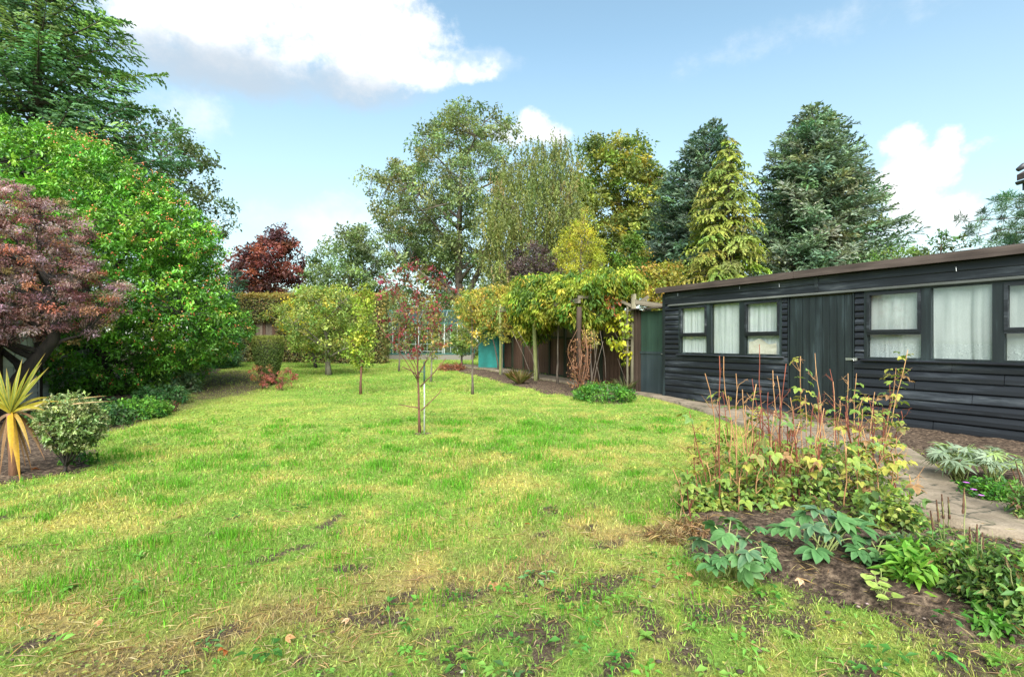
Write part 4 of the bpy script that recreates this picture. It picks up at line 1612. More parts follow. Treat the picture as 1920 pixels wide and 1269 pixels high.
# ------------------------------------------------------------------ overlapping-slat fence on the left boundary
M_LARCH = woodmat('grey_green_larch', [(.34, (.30, .30, .26)), (.52, (.54, .56, .5)), (.7, (.66, .67, .6))], 'x', 6, .85, .4, 18, .2)
sl_me = []
for q in range(5):
    V, F = [], []
    n = 12
    o1, o2 = random.uniform(0, 6), random.uniform(.004, .010)
    for k in range(n):
        x = 1.8 * k / (n - 1)
        w = o2 * math.sin(x * 4 + o1)
        V += [(x, .006, .0 + w), (x, -.012, .004 + w), (x, .002, .118), (x, .012, .118)]
    for k in range(n - 1):
        for e in range(4):
            F.append((k * 4 + e, k * 4 + (e + 1) % 4, k * 4 + 4 + (e + 1) % 4, k * 4 + 4 + e))
    F += [(3, 2, 1, 0), tuple(4 * n - 4 + e for e in range(4))]
    me = MB().add(V, F).mesh('slat')
    me.materials.append(M_LARCH)
    sl_me.append(me)
fbase = np.array([-8.04, 8.3])
uu = np.array([UX, UY])
fla = math.atan2(UY, UX)
posd = ['overlapping-slat panel nearest the camera, left of the frame edge', 'grey-green overlapping-slat fence panel behind the yellow-striped spiky plant',
        'grey-green overlapping-slat fence panel behind the maple trunk', 'slat fence panel shadowed behind the evergreen shrub', 'far slat fence panel hidden behind the evergreen shrub']
for p in range(-1, 4):
    o0 = fbase + uu * (p * 1.9 - .75)
    z = float(gz(*o0))
    t = thing('fence_panel', posd[p + 1], 'fence', (o0[0], o0[1], z), fla, 'slat fence panels on the left boundary')
    for k in range(20):
        o = obj('slat', sl_me[(k * 3 + p) % 5], None, t)
        o.location = (.04, random.uniform(-.002, .002) + (.008 if k % 2 else 0), .08 + k * .085)
    for x in (.03, .62, 1.22, 1.80):
        MB().box(x, x + .035, -.03, -.014, .05, 1.8, .001).build('batten', M_LARCH, t)
    MB().box(0, 1.88, -.035, .03, 1.80, 1.83).build('capping', M_LARCH, t)
    MB().box(-.07, .02, -.05, .05, -.1, 1.9, .003).build('post', M_BROWNW, t)

# ------------------------------------------------------------------ neighbouring house, only its eaves corner is in view
M_TILE = plainmat('roof_tile', (.05, .04, .038), (.10, .075, .07), 14, .85)
M_WALL = plainmat('rendered_wall', (.5, .47, .42), (.62, .6, .55), 5, .9)
M_GUT = plainmat('dark_plastic_gutter', (.03, .03, .035), (.06, .06, .065), 10, .45, 0, 0)
hx, hy = 11.86, 12.05
house = thing('house', 'neighbouring house of which only the dark eaves corner shows at the right edge', 'house', (hx, hy, 0))
MB().box(.45, 9, -8.0, -.25, -.2, 4.82).build('wall', M_WALL, house)
V = [(.02, -8.2, 4.96), (.02, 0, 4.96), (4.7, 0, 7.7), (4.7, -8.2, 7.7), (9.4, -8.2, 4.96), (9.4, 0, 4.96)]
V += [(x, y, z + .14) for x, y, z in V]
rf = MB().add(V, [(3, 2, 1, 0), (4, 5, 2, 3), (6, 7, 8, 9), (9, 8, 11, 10), (0, 1, 7, 6), (1, 2, 8, 7), (2, 5, 11, 8), (5, 4, 10, 11), (4, 3, 9, 10), (3, 0, 6, 9)]).build('roof', M_TILE, house)
MB().box(.16, .45, -8.1, -.1, 4.76, 4.82).build('soffit', M_GUT, house)
MB().box(.10, .16, -8.15, -.05, 4.72, 4.955).build('fascia_board', M_GUT, house)
mb = MB()
prof = [(-.06 * math.cos(a), -.075 * math.sin(a)) for a in np.linspace(0, math.pi, 7)]
mb.prism([(0, 0)] * 0 + [(y_, z_) for y_, z_ in prof], 0, 8.1)
o = mb.build('gutter', M_GUT, rf)
o.location = (.035, .0, 4.93)
o.rotation_euler = (0, 0, -math.pi / 2)
mb = MB().tube([(.05, .01, 5.22), (.15, -.02, 5.30), (.3, -.02, 5.36)], [.05, .07, .07], 8)
mb.build('verge_cap', M_GUT, rf, True)
# ------------------------------------------------------------------ trees behind
SP = [((.09, .20, .085), 4), ((.12, .25, .09), 3), ((.18, .31, .09), 1.5)]
conifer('spruce_tree', 'tall dark green spruce rising out of frame at the upper left', 70, 16, [
    (-260, 62, 80), (-120, -10, 150), (-20, -70, 205), (60, -100, 240), (130, -120, 255), (200, -130, 280), (260, -140, 315), (310, -140, 322), (360, -150, 285),
    (450, -160, 240)], 230, SP, 'spruce', nl=.16, nw=.075, step=.13, mspray=7, tr=.25, twl=.26)
broadleaf('ash_tree', 'airy olive-green tree behind the spruce at upper left', 300, 21, [
    (195, 240, 300), (230, 215, 345), (290, 205, 395), (350, 200, 420), (400, 205, 432), (440, 230, 405), (520, 250, 380)],
    170, 60, .42, .14, [((.13, .19, .075), 3), ((.17, .22, .10), 2), ((.09, .14, .055), 1)], tr=.18, nlimb=10, shell=.4)
broadleaf('copper_beech_tree', 'dark purple-red tree above the clipped hedge', 495, 30, [
    (430, 515, 530), (455, 482, 552), (480, 452, 562), (500, 428, 566), (530, 425, 560), (550, 440, 545), (585, 460, 530)],
    190, 75, .42, .17, [((.18, .065, .055), 3), ((.28, .10, .07), 1.6), ((.10, .045, .05), 2)], tr=.2)
conifer('blue_cypress', 'small blue-green cypress left of the purple tree', 434, 27, [(503, 428, 440), (520, 416, 452), (548, 406, 460), (610, 402, 464)], 60,
        [((.10, .19, .13), 2), ((.07, .15, .10), 2)], 'cypress', nl=.18, nw=.07, step=.12, mspray=4, tr=.08)
bigt, _, _ = broadleaf('ash_tree', 'large airy grey-green ash tree with forked trunk, tallest in the middle', 868, 40, [
    (193, 822, 862), (215, 800, 915), (250, 770, 982), (300, 738, 990), (350, 702, 985), (400, 690, 960), (450, 695, 935), (505, 745, 925)],
    520, 72, .66, .20, [((.18, .25, .10), 4), ((.23, .29, .125), 3), ((.23, .23, .08), 1), ((.26, .15, .08), .15), ((.13, .19, .08), 2)], tr=.42, nlimb=16, shell=.5, lump=.4, twig=.03, sub=.55)
# second leader of the forked trunk
mb = MB()
mb.tube([(-.1, 0, 2.2), (.5, .1, 4.6), (1.5, .1, 6.6), (2.4, .2, 9.5)], [.3, .26, .2, .1], 7)
mb.build('trunk', M_BARK, bigt, True)
broadleaf('sycamore_tree', 'low grey-green tree between the hedge and the large ash', 655, 36, [
    (428, 645, 690), (460, 602, 722), (500, 572, 735), (540, 562, 740), (590, 570, 740)],
    220, 75, .55, .19, [((.15, .22, .09), 3), ((.20, .26, .11), 2), ((.11, .17, .07), 2)], tr=.25, shell=.42)
broadleaf('maple_tree', 'rounded golden-green maple between the weeping tree and the dark cypress', 1160, 38, [
    (255, 1110, 1180), (280, 1085, 1218), (330, 1068, 1240), (380, 1066, 1244), (430, 1070, 1242), (480, 1080, 1235), (540, 1085, 1230)],
    420, 85, .62, .22, [((.25, .29, .055), 3), ((.34, .31, .06), 1.3), ((.16, .23, .05), 3), ((.11, .17, .045), 1.5)], tr=.3, shell=.35)
broadleaf('birch_tree', 'pale green birch crown filling the gap between golden maple and dark cypress', 1232, 36, [
    (335, 1225, 1245), (370, 1205, 1262), (420, 1195, 1275), (480, 1190, 1280), (560, 1190, 1280)],
    170, 70, .5, .19, [((.17, .24, .08), 3), ((.23, .28, .09), 2), ((.12, .18, .06), 2)], tr=.16)
broadleaf('hawthorn_tree', 'low hazy green tree under the spreading ash', 815, 46, [
    (440, 790, 850), (470, 755, 900), (510, 735, 930), (560, 730, 940), (620, 740, 930)],
    200, 70, .7, .24, [((.18, .24, .11), 3), ((.23, .28, .14), 2), ((.13, .18, .08), 2)], tr=.25)
conifer('cypress_tree', 'dark blue-green cypress behind the golden conifer', 1300, 27, [
    (228, 1332, 1345), (260, 1292, 1360), (310, 1256, 1370), (370, 1236, 1370), (430, 1216, 1370), (490, 1206, 1370), (580, 1205, 1370)],
    330, [((.11, .18, .125), 3), ((.145, .22, .16), 2), ((.08, .14, .09), 2)], 'cypress', nl=.24, nw=.085, step=.13, mspray=5, tr=.2, twl=.30)
conifer('golden_conifer', 'drooping golden-yellow conifer between the two dark cypresses', 1365, 22, [
    (257, 1360, 1375), (290, 1342, 1394), (340, 1316, 1412), (400, 1290, 1418), (460, 1284, 1422), (520, 1265, 1425), (575, 1265, 1425)],
    130, [((.27, .31, .06), 3), ((.19, .24, .05), 3), ((.38, .38, .09), 1)], 'weepgold', nl=.16, nw=.065, step=.11, mspray=7, tr=.14, twl=.34)
conifer('cypress_tree', 'broad tall grey-green cypress standing behind the black building', 1520, 24, [
    (198, 1516, 1534), (230, 1484, 1572), (280, 1442, 1598), (340, 1427, 1614), (400, 1417, 1632), (450, 1412, 1648), (500, 1410, 1650), (580, 1410, 1640)],
    520, [((.155, .235, .145), 3), ((.21, .29, .185), 2), ((.10, .17, .10), 2), ((.2, .23, .1), .6)], 'cypress', nl=.21, nw=.07, step=.13, mspray=5, tr=.24, twl=.28)
broadleaf('golden_shrub', 'bright golden-yellow feathery shrub above the pergola', 1090, 24, [
    (392, 1086, 1100), (430, 1062, 1114), (470, 1038, 1134), (510, 1040, 1145), (550, 1050, 1140)],
    170, 55, .30, .10, [((.40, .40, .04), 3), ((.30, .35, .04), 2), ((.48, .44, .08), 1)], tr=.1, cat='shrub', aspect=.35, shell=.35, up=.3)
broadleaf('purple_shrub', 'dusky purple-brown shrub left of the golden shrub', 1000, 23, [
    (452, 990, 1012), (480, 962, 1040), (510, 950, 1052), (550, 950, 1050)],
    130, 65, .28, .09, [((.085, .06, .06), 3), ((.13, .095, .09), 2), ((.05, .035, .037), 2)], tr=.08, cat='shrub', shell=.35)
broadleaf('green_shrub', 'mid-green shrub between golden shrub and dark cypress', 1185, 25, [
    (440, 1172, 1200), (470, 1152, 1215), (510, 1146, 1216), (560, 1150, 1212)],
    120, 60, .32, .12, [((.14, .24, .04), 3), ((.09, .18, .03), 2), ((.28, .27, .05), .8)], tr=.08, cat='shrub')
broadleaf('green_shrub', 'light green shrub top peeping over the black roof', 1700, 17, [
    (463, 1668, 1712), (474, 1652, 1750), (500, 1650, 1775), (560, 1650, 1775)],
    130, 40, .22, .08, [((.16, .24, .05), 3), ((.11, .19, .04), 2)], tr=.06, cat='shrub')
broadleaf('young_tree', 'thin leafy shoot standing up behind the black roof', 1762, 16, [
    (432, 1758, 1772), (448, 1738, 1800), (466, 1728, 1806), (500, 1735, 1795)],
    34, 26, .12, .085, [((.10, .17, .06), 3), ((.14, .2, .07), 2)], tr=.04, nlimb=6)
broadleaf('pine_tree', 'pine branch with needle tufts reaching in from the right edge above the roof', 2010, 15, [
    (330, 1960, 2060), (385, 1856, 2160), (415, 1830, 2185), (445, 1836, 2180), (470, 1860, 2150), (520, 1890, 2130)],
    190, 95, .13, .15, [((.10, .20, .11), 3), ((.15, .26, .13), 2), ((.07, .14, .07), 1)], tr=.14, nlimb=26, twig=.012, aspect=.09, spread=1.0, mat=M_NEEDLE, shell=.35, sub=.1, up=.2, droop=-.5)

# weeping tree: strands of small leaves hanging from arching branches
bx, Y = (1012 - HX) / FPX * 33, 33
wt = thing('weeping_tree', 'weeping olive-green tree with hanging strands beside the large ash', 'tree', (bx, Y, float(gz(bx, Y))))
Pw = rows_profile([(262, 1005, 1058), (300, 962, 1085), (350, 925, 1095), (420, 902, 1100), (500, 905, 1098), (560, 920, 1080)], Y, bx)
Pw[:, 0] -= wt.location.z
C = crown_pts(Pw, 520, .4, .25, 3)
tl = trunk_line(Pw[-1, 0] * .85, (.5, 0), .05)
mb = MB()
rad = np.linspace(.28, .06, len(tl))
mb.tube(tl, list(rad), 8)
limbs(mb, tl, rad, far_subset(C, 14), C[::3], .015, 6, .4)
mb.build('trunk', M_BARK, wt, True)
n = len(C)
cc = palette(n, [((.19, .23, .065), 3), ((.24, .27, .07), 2), ((.14, .19, .055), 2), ((.27, .23, .09), .4)], .15)
ns, nl_ = 8, 16
ii = np.repeat(np.arange(n), ns * nl_)
st_ = np.repeat(np.arange(n * ns), nl_)
so_ = rng.normal(0, .5, (n * ns, 3))
ln_ = rng.uniform(.4, 1.7, n * ns)
t = np.tile(np.linspace(0, 1, nl_), n * ns) + rng.normal(0, .02, len(ii))
sw = rng.normal(0, .16, (n * ns, 2))
Pp = C[ii] + so_[st_] * np.array([1, 1, .6])
Pp[:, 2] -= ln_[st_] * t
Pp[:, :2] += sw[st_] * (t ** 1.5)[:, None] * ln_[st_][:, None]
D = unit(np.stack([rng.normal(0, .6, len(ii)), rng.normal(0, .6, len(ii)), np.full(len(ii), -1.)], 1))
l = .19 * np.exp(rng.normal(0, .2, len(ii)))
V, F = leaf_geo(Pp, D, rdir(len(ii)), l * .9, l * .34)
tag(obj('crown', mesh_np('crown', V, F, np.repeat(cc[ii] * np.exp(rng.normal(0, .15, (len(ii), 1))), 4, 0)), M_LEAF, wt), kind='stuff')

# bushes seen past the greenhouse and round the hedge
for px, Y, rows, lb, pal in (
        (738, 30, [(545, 715, 760), (580, 695, 785), (640, 690, 790), (665, 700, 780)], 'leafy green bush behind the left end of the greenhouse', [((.09, .16, .045), 3), ((.13, .2, .06), 2)]),
        (828, 30, [(550, 810, 850), (585, 780, 870), (640, 780, 880), (665, 790, 870)], 'leafy green bush behind the middle of the greenhouse', [((.08, .14, .04), 3), ((.12, .18, .05), 2)]),
        (905, 29, [(530, 885, 925), (560, 865, 950), (620, 862, 955), (665, 870, 945)], 'yellow-green bush behind the right end of the greenhouse', [((.17, .22, .05), 3), ((.12, .18, .05), 2), ((.26, .24, .05), 1)]),
        (980, 28, [(525, 965, 1000), (550, 945, 1030), (600, 940, 1040), (650, 950, 1030)], 'olive bush behind the far end of the pergola', [((.13, .17, .045), 3), ((.2, .2, .05), 2)]),
        (1110, 26, [(515, 1090, 1140), (545, 1070, 1160), (600, 1070, 1160), (650, 1080, 1150)], 'green bush behind the middle of the pergola', [((.11, .17, .04), 3), ((.2, .22, .05), 2)]),
        (1235, 21, [(490, 1225, 1260), (520, 1205, 1280), (560, 1200, 1300), (640, 1200, 1300)], 'golden-orange bush beside the corner of the black building', [((.34, .30, .05), 3), ((.22, .26, .05), 2), ((.38, .22, .05), 1.3)])):
    broadleaf('garden_bush', lb, px, Y, rows, 130, 60, .36, .12, pal, tr=.06, cat='bush', shell=.35, nlimb=6, group='bushes behind greenhouse and pergola')

# ------------------------------------------------------------------ big evergreen with orange fruit
arb, C, P = broadleaf('strawberry_tree', 'huge rounded bright green evergreen shrub dotted with orange fruit', 200, 11.3, [
    (234, 20, 100), (270, -50, 180), (320, -110, 272), (380, -140, 342), (440, -160, 382), (520, -160, 412), (590, -150, 422), (640, -130, 408), (690, -80, 380), (728, 20, 335), (752, 120, 300)],
    4600, 38, .13, .072, [((.14, .34, .035), 4), ((.22, .41, .045), 2.5), ((.09, .25, .03), 3), ((.06, .17, .03), 1.2)], tr=.16, mat=M_GLOSS, cat='shrub',
    nlimb=18, shell=.24, lump=.2, aspect=.42, up=.9, out=.9, bark=M_BARKD, twig=.012, cj=.22)
# older leaves deeper inside the crown
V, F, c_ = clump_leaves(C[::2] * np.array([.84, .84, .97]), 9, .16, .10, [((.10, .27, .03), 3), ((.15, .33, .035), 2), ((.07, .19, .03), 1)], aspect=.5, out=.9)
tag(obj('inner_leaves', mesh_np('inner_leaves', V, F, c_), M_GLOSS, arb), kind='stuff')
# fruit clusters on the outside
pr, pcx = profile_at(P, C[:, 2])
rn = np.hypot(C[:, 0] - pcx, C[:, 1]) / np.maximum(.3, pr)
k = rng.permutation(np.where((rn > .84) & (C[:, 1] < 1.0))[0])[:430]
FC = np.concatenate([C[k] * (1 + .05 / np.maximum(.5, np.linalg.norm(C[k][:, :2], axis=1, keepdims=True)) * np.array([1, 1, .3])) + rng.normal(0, .05, (len(k), 3)) for _ in range(2)])
ii = np.repeat(np.arange(len(FC)), 3)
pp = FC[ii] + rng.normal(0, .03, (len(ii), 3))
sz = rng.uniform(.013, .021, len(ii))
V = ICO[None] * sz[:, None, None] + pp[:, None]
F = (ICF[None] + (np.arange(len(ii)) * 7)[:, None, None]).reshape(-1, 3)
m, nt, b = newmat('orange_fruit')
a = nd(nt, 'ShaderNodeAttribute', attribute_name='col')
nt.links.new(a.outputs['Color'], b.inputs['Base Color'])
b.inputs['Roughness'].default_value = .5
tag(obj('fruit', mesh_np('fruit', V.reshape(-1, 3), F, np.repeat(palette(len(ii), [((.62, .20, .07), 3), ((.65, .32, .12), 2), ((.5, .09, .04), 1)], .12), 7, 0), True), m, arb), kind='stuff')

# ------------------------------------------------------------------ purple Japanese maple
broadleaf('japanese_maple', 'purple-mauve leaved maple with dark leaning trunk at left edge', 6, 7.5, [
    (335, -120, 0), (360, -160, 60), (405, -190, 110), (455, -200, 140), (500, -200, 160), (550, -190, 170), (588, -170, 168), (618, -140, 155), (640, -100, 110)],
    950, 105, .13, .034, [((.31, .19, .20), 4), ((.42, .30, .31), 3), ((.18, .085, .085), 2.5), ((.42, .17, .12), 1.2), ((.2, .18, .08), .7)], tr=.14, bark=M_BARKD, nlimb=18,
    shell=.36, aspect=.45, flat=.5, lump=.5, up=1.1, droop=.35, twig=.008, sub=.35, cj=.25,
    trunk_pts=[(.0, 0, -.1), (.08, 0, .3), (.26, .0, .62), (.52, .02, .95), (.74, .0, 1.2), (.80, -.02, 1.5), (.66, 0, 1.9), (.5, 0, 2.4)])

# ------------------------------------------------------------------ clipped hedge with an opening, gate behind
HXa, HXb, HYh = at(441, 0, 21)[0], at(720, 0, 21)[0], 21.0
hz0 = float(gz(-8, 21))
hedge = thing('beech_hedge', 'clipped brownish-green beech hedge with a doorway cut through it', 'hedge', (HXa, HYh, hz0))
HW, HH = HXb - HXa, CAM_H - (549 - HY) / FPX * 21 - hz0
OPa, OPb, OPh = .62, 1.62, CAM_H - (601 - HY) / FPX * 21 - hz0
core = MB()
core.box(.16, OPa - .16, .2, .75, 0, HH - .2).box(OPb + .16, HW - .2, .2, .75, 0, HH - .2).box(OPa - .159, OPb + .159, .2, .75, OPh + .16, HH - .2)
core.build('twig_core', M_BARKD, hedge)
n = 75000
pts = np.stack([rng.uniform(0, HW, n), rng.uniform(0, .95, n), rng.uniform(0, HH, n)], 1)
op = (pts[:, 0] > OPa) & (pts[:, 0] < OPb) & (pts[:, 2] < OPh)
pts = pts[~op]
dist = np.minimum.reduce([pts[:, 0], HW - pts[:, 0], pts[:, 1], HH - pts[:, 2],
                          np.where(pts[:, 2] < OPh, np.minimum(np.abs(pts[:, 0] - OPa), np.abs(pts[:, 0] - OPb)), 9),
                          np.where((pts[:, 0] > OPa) & (pts[:, 0] < OPb), pts[:, 2] - OPh, 9)])
pts = pts[(dist < .16)]
pts += rng.normal(0, .035, pts.shape)
n = len(pts)
Nn = unit(np.stack([rng.normal(0, .3, n), -np.ones(n) * .8, np.full(n, .5)], 1) + rdir(n) * .7)
l = rng.uniform(.06, .11, n)
V, F = leaf_geo(pts, rdir(n) - np.array([0, 0, .3]), Nn, l, l * .65)
cc = palette(n, [((.15, .17, .045), 3), ((.20, .19, .055), 2), ((.25, .17, .07), 1.3), ((.10, .12, .035), 2)], .2)
top = sstep(HH - .35, HH - .02, pts[:, 2])[:, None]
cc = cc * (1 - .75 * top) + palette(n, [((.34, .26, .05), 2), ((.38, .22, .06), 1), ((.26, .27, .05), 1)], .15) * .75 * top
tag(obj('leaves', mesh_np('leaves', V, F, np.repeat(cc, 4, 0)), M_LEAF, hedge), kind='stuff')
gt = thing('garden_gate', 'brown boarded gate in the hedge doorway', 'gate', (HXa + OPa - .1, HYh + .42, hz0))
for k in range(9):
    MB().box(k * .135, k * .135 + .128, -.012, .012, .04, OPh - .02, .003).build('board', M_FENCEG if k % 3 else M_FENCEB, gt)
MB().box(.0, 1.21, .013, .05, .4, .5).build('rail', M_BROWNW, gt)
MB().box(.0, 1.21, .013, .05, 1.4, 1.5).build('rail', M_BROWNW, gt)
for x in (-.10, 1.22):
    MB().box(x, x + .09, -.05, .05, -.1, OPh + .02).build('post', M_BROWNW, gt)

# ------------------------------------------------------------------ topiary and barberry
tx_, ty_ = gp(503, 722)
tz_ = float(gz(tx_, ty_))
topi = thing('topiary_yew', 'clipped yew topiary shaped like a goblet on the lawn', 'topiary', (tx_, ty_, tz_))
sc_ = ty_ / FPX
prof = [(0.0, 8), (.10, 11), (.25, 17), (.38, 20), (.52, 22.5), (.66, 25), (.80, 26.5), (.93, 26.8), (1.0, 25)]
Ht = (722 - 632) * sc_
n = 15000
z = rng.random(n) ** .85
r = np.interp(z, [p[0] for p in prof], [p[1] for p in prof]) * sc_
a = rng.uniform(0, 6.283, n)
topm = rng.random(n) < .22
rr = np.where(topm, r * np.sqrt(rng.random(n)), r * rng.uniform(.86, 1.02, n))
z = np.where(topm, rng.uniform(.96, 1.01, n), z)
rr = np.where(topm, 25 * sc_ * np.sqrt(rng.random(n)), rr) * (1 + .06 * (fbm(a * 1.5, z * 3, 1, 2) - .5))
pts = np.stack([rr * np.cos(a), rr * np.sin(a), z * Ht + rng.normal(0, .008, n)], 1)
out = unit(np.stack([np.cos(a), np.sin(a), np.where(topm, 3., .25)], 1))
V, F = leaf_geo(pts, unit(out * .6 + rdir(n) + np.array([0, 0, .5])), out + rdir(n) * .5, rng.uniform(.03, .055, n), rng.uniform(.008, .016, n))
cc = palette(n, [((.11, .17, .035), 3), ((.15, .21, .045), 2), ((.07, .12, .03), 2)], .2)
tp_ = sstep(.72, .98, z)[:, None]
cc = cc * (1 - tp_) + palette(n, [((.26, .28, .06), 2), ((.18, .22, .05), 2)], .15) * tp_
lo = (sstep(.42, .2, z) * (np.sin(a * 2 + 1) > .2))[:, None]
cc = cc * (1 - .7 * lo) + np.array([.13, .09, .04]) * .7 * lo
tag(obj('foliage', mesh_np('foliage', V, F, np.repeat(cc, 4, 0)), M_LEAF, topi), kind='stuff')
mb = MB()
mb.tube([(0, 0, -.05), (0, 0, .1 * Ht), (0, 0, .4 * Ht), (0, 0, .7 * Ht), (0, 0, .96 * Ht)], [.06, 9 * sc_, 18 * sc_, 22 * sc_, 22 * sc_], 12)
mb.build('stem_core', M_BARKD, topi, True)
for px, py, rows, lb in ((492, 727, [(683, 478, 502), (695, 470, 510), (710, 474, 515), (722, 486, 508)], 'coral-red barberry growing against the topiary stem'),
                         (528, 729, [(692, 520, 548), (706, 508, 552), (720, 508, 545), (728, 515, 535)], 'loose orange-red barberry just right of the topiary')):
    broadleaf('barberry_bush', lb, px, gp(px, py)[1] - .25, rows, 30, 26, .06, .034,
              [((.40, .13, .10), 3), ((.36, .20, .08), 2), ((.25, .07, .06), 2), ((.2, .2, .06), .8)], tr=.015, cat='bush', bark=M_TWIG, nlimb=6, twig=.004)

# ------------------------------------------------------------------ orchard trees
AP = [((.24, .33, .075), 4), ((.33, .39, .09), 3), ((.15, .24, .055), 2), ((.42, .39, .06), .6)]


def yy_(px, py):
    return gp(px, py)[1]


broadleaf('apple_tree', 'spreading yellow-green apple tree with pale lichened trunk', 616, yy_(616, 703), [
    (530, 575, 640), (548, 540, 672), (575, 525, 692), (600, 520, 702), (630, 530, 700), (652, 560, 690), (672, 590, 655)],
    250, 46, .21, .072, AP, tr=.085, bark=M_BARKM, nlimb=14, shell=.6, lump=.7, spread=1.3, twig=.008)
broadleaf('apple_tree', 'slim dark-stemmed apple tree with a few bright yellow low leaves', 592, yy_(592, 690), [
    (560, 540, 598), (590, 520, 600), (620, 528, 600), (645, 538, 604), (658, 552, 598)],
    110, 36, .24, .075, AP + [((.55, .45, .02), 3)], tr=.05, bark=M_BARKD, nlimb=7, lump=.35, twig=.008)
broadleaf('apple_tree', 'apple tree nearest the hedge, with a short thick trunk', 578, yy_(578, 679), [
    (545, 530, 610), (575, 508, 620), (610, 506, 615), (640, 520, 600)],
    130, 40, .24, .075, AP, tr=.09, bark=M_BARKM, nlimb=9, twig=.01, lump=.6, shell=.55)
broadleaf('pear_sapling', 'slender yellow-leaved sapling left of the red sapling', 676, yy_(676, 739), [
    (532, 674, 692), (560, 664, 700), (600, 656, 705), (640, 652, 702), (672, 655, 700), (695, 666, 690)],
    85, 30, .14, .06, [((.28, .36, .05), 4), ((.40, .40, .05), 1.5), ((.19, .29, .05), 3)], tr=.026, bark=M_TWIG, nlimb=8, sub=1.2, twig=.005, trunk_top=.9)
broadleaf('fruit_sapling', 'small sapling with orange-yellow top in front of the teal tank', 886, yy_(886, 739), [
    (545, 872, 915), (568, 850, 935), (600, 848, 925), (625, 858, 918), (650, 872, 908)],
    62, 30, .14, .055, [((.30, .31, .06), 3), ((.42, .31, .06), 1), ((.19, .26, .06), 4)], tr=.028, bark=M_BARK, nlimb=8, sub=1.0, twig=.005)
broadleaf('fruit_sapling', 'thin pale-stemmed sapling just right of the red sapling', 808, yy_(808, 716), [
    (555, 796, 826), (600, 786, 838), (640, 790, 832), (668, 800, 820)],
    46, 26, .17, .062, [((.17, .22, .06), 3), ((.28, .26, .06), 2), ((.24, .05, .05), 1)], tr=.026, bark=M_BARKM, nlimb=7, sub=1.1, twig=.005)
broadleaf('fruit_sapling', 'sparse brownish sapling in front of the greenhouse left of the red sapling', 748, yy_(748, 697), [
    (545, 735, 765), (590, 720, 778), (630, 722, 775), (655, 735, 765)],
    56, 26, .2, .07, [((.18, .2, .06), 3), ((.22, .1, .05), 2), ((.13, .18, .05), 2)], tr=.03, bark=M_BARK, nlimb=7, sub=1.1, twig=.006)
broadleaf('dwarf_apple_tree', 'short bushy pale green tree at the right end of the greenhouse', 866, yy_(866, 686), [
    (612, 852, 880), (630, 842, 890), (648, 842, 888), (664, 852, 880)],
    80, 34, .15, .07, [((.2, .28, .07), 3), ((.14, .22, .06), 2)], tr=.05, bark=M_BARK, nlimb=6, twig=.006)
broadleaf('standard_rose', 'yellow-leaved standard rose on a bare stem beside the mossy post', 941, yy_(941, 706), [
    (606, 932, 950), (622, 926, 956), (640, 928, 954)],
    26, 22, .11, .06, [((.36, .30, .06), 3), ((.24, .26, .06), 2)], tr=.02, bark=M_BARKM, nlimb=5, twig=.005)

# the red sapling in the middle of the lawn
sx, sy = gp(787, 813)
red, C, _ = broadleaf('red_leaved_sapling', 'slim young tree with red leaf tips in the middle of the lawn', 787, sy, [
    (472, 786, 796), (500, 745, 828), (525, 700, 842), (560, 698, 846), (600, 708, 848), (640, 724, 836), (668, 745, 815)],
    150, 12, .07, .042, [((.26, .045, .06), 3), ((.17, .03, .04), 2), ((.26, .19, .08), 2), ((.17, .21, .06), 3), ((.30, .25, .06), .8)], tr=.016, bark=M_TWIG, nlimb=16, sub=1.5,
    twig=.0035, trunk_top=.94, lump=.4, shell=.55, droop=.5, cj=.25)
mb = MB()
for pts in ([(787, 708), (770, 695), (752, 688)], [(789, 770), (805, 755), (822, 738), (826, 730)], [(786, 765), (765, 762), (745, 759)], [(788, 725), (812, 700), (835, 672)]):
    mb.tube([(at(a, b, sy)[0] - sx, .03 * k, at(a, b, sy)[2] - float(gz(sx, sy))) for k, (a, b) in enumerate(pts)], [.009, .007, .005, .004][:len(pts)], 5)
mb.build('branch', M_TWIG, red, True)
stk = thing('tree_stake', 'white and dark green stake standing beside the red sapling', 'stake', (at(795, 0, sy)[0], sy + .02, float(gz(sx, sy))))
M_STW = plainmat('worn_white_stake', (.26, .28, .26), (.42, .43, .41), 25, .6)
M_STG = plainmat('dark_green_sleeve', (.03, .07, .06), (.06, .12, .10), 25, .6)
MB().tube([(0, 0, -.15), (.002, 0, .45), (.0, 0, .66)], .0095, 8).build('pole', M_STW, stk, True)
MB().tube([(0, 0, .6605), (.0, 0, .8), (.001, 0, .93)], .0125, 8).build('sleeve', M_STG, stk, True)
MB().tube([(-.07, -.01, .80), (-.03, -.025, .80), (.014, -.016, .80), (.014, .014, .80), (-.06, .02, .80)], .005, 5).build('tie', M_STG, stk)
# bare soil ring at its foot
patch('soil_ring', [(sx + .02 + .13 * math.cos(a) * (1 + .2 * math.sin(3 * a)), sy + .10 * math.sin(a)) for a in np.linspace(0, 6.28, 14, endpoint=False)], .02, .01, M_SOIL, wob=.03)

# ------------------------------------------------------------------ climbers over the pergola
YL = [((.27, .33, .04), 4), ((.38, .38, .05), 3), ((.12, .22, .03), 3), ((.07, .15, .025), 1.5)]


def climber(label, px, Y, rows, n, m, cr, L, pal, **kw):
    return broadleaf('climbing_plant', label, px, Y, rows, n, m, cr, L, pal, tr=.03, bark=M_BARK, cat='climber', nlimb=10, twig=.006, sub=.2,
                     group='climbers on the pergola', aspect=kw.pop('aspect', .34), droop=kw.pop('droop', 1.3), up=.6, out=1.0, **kw)


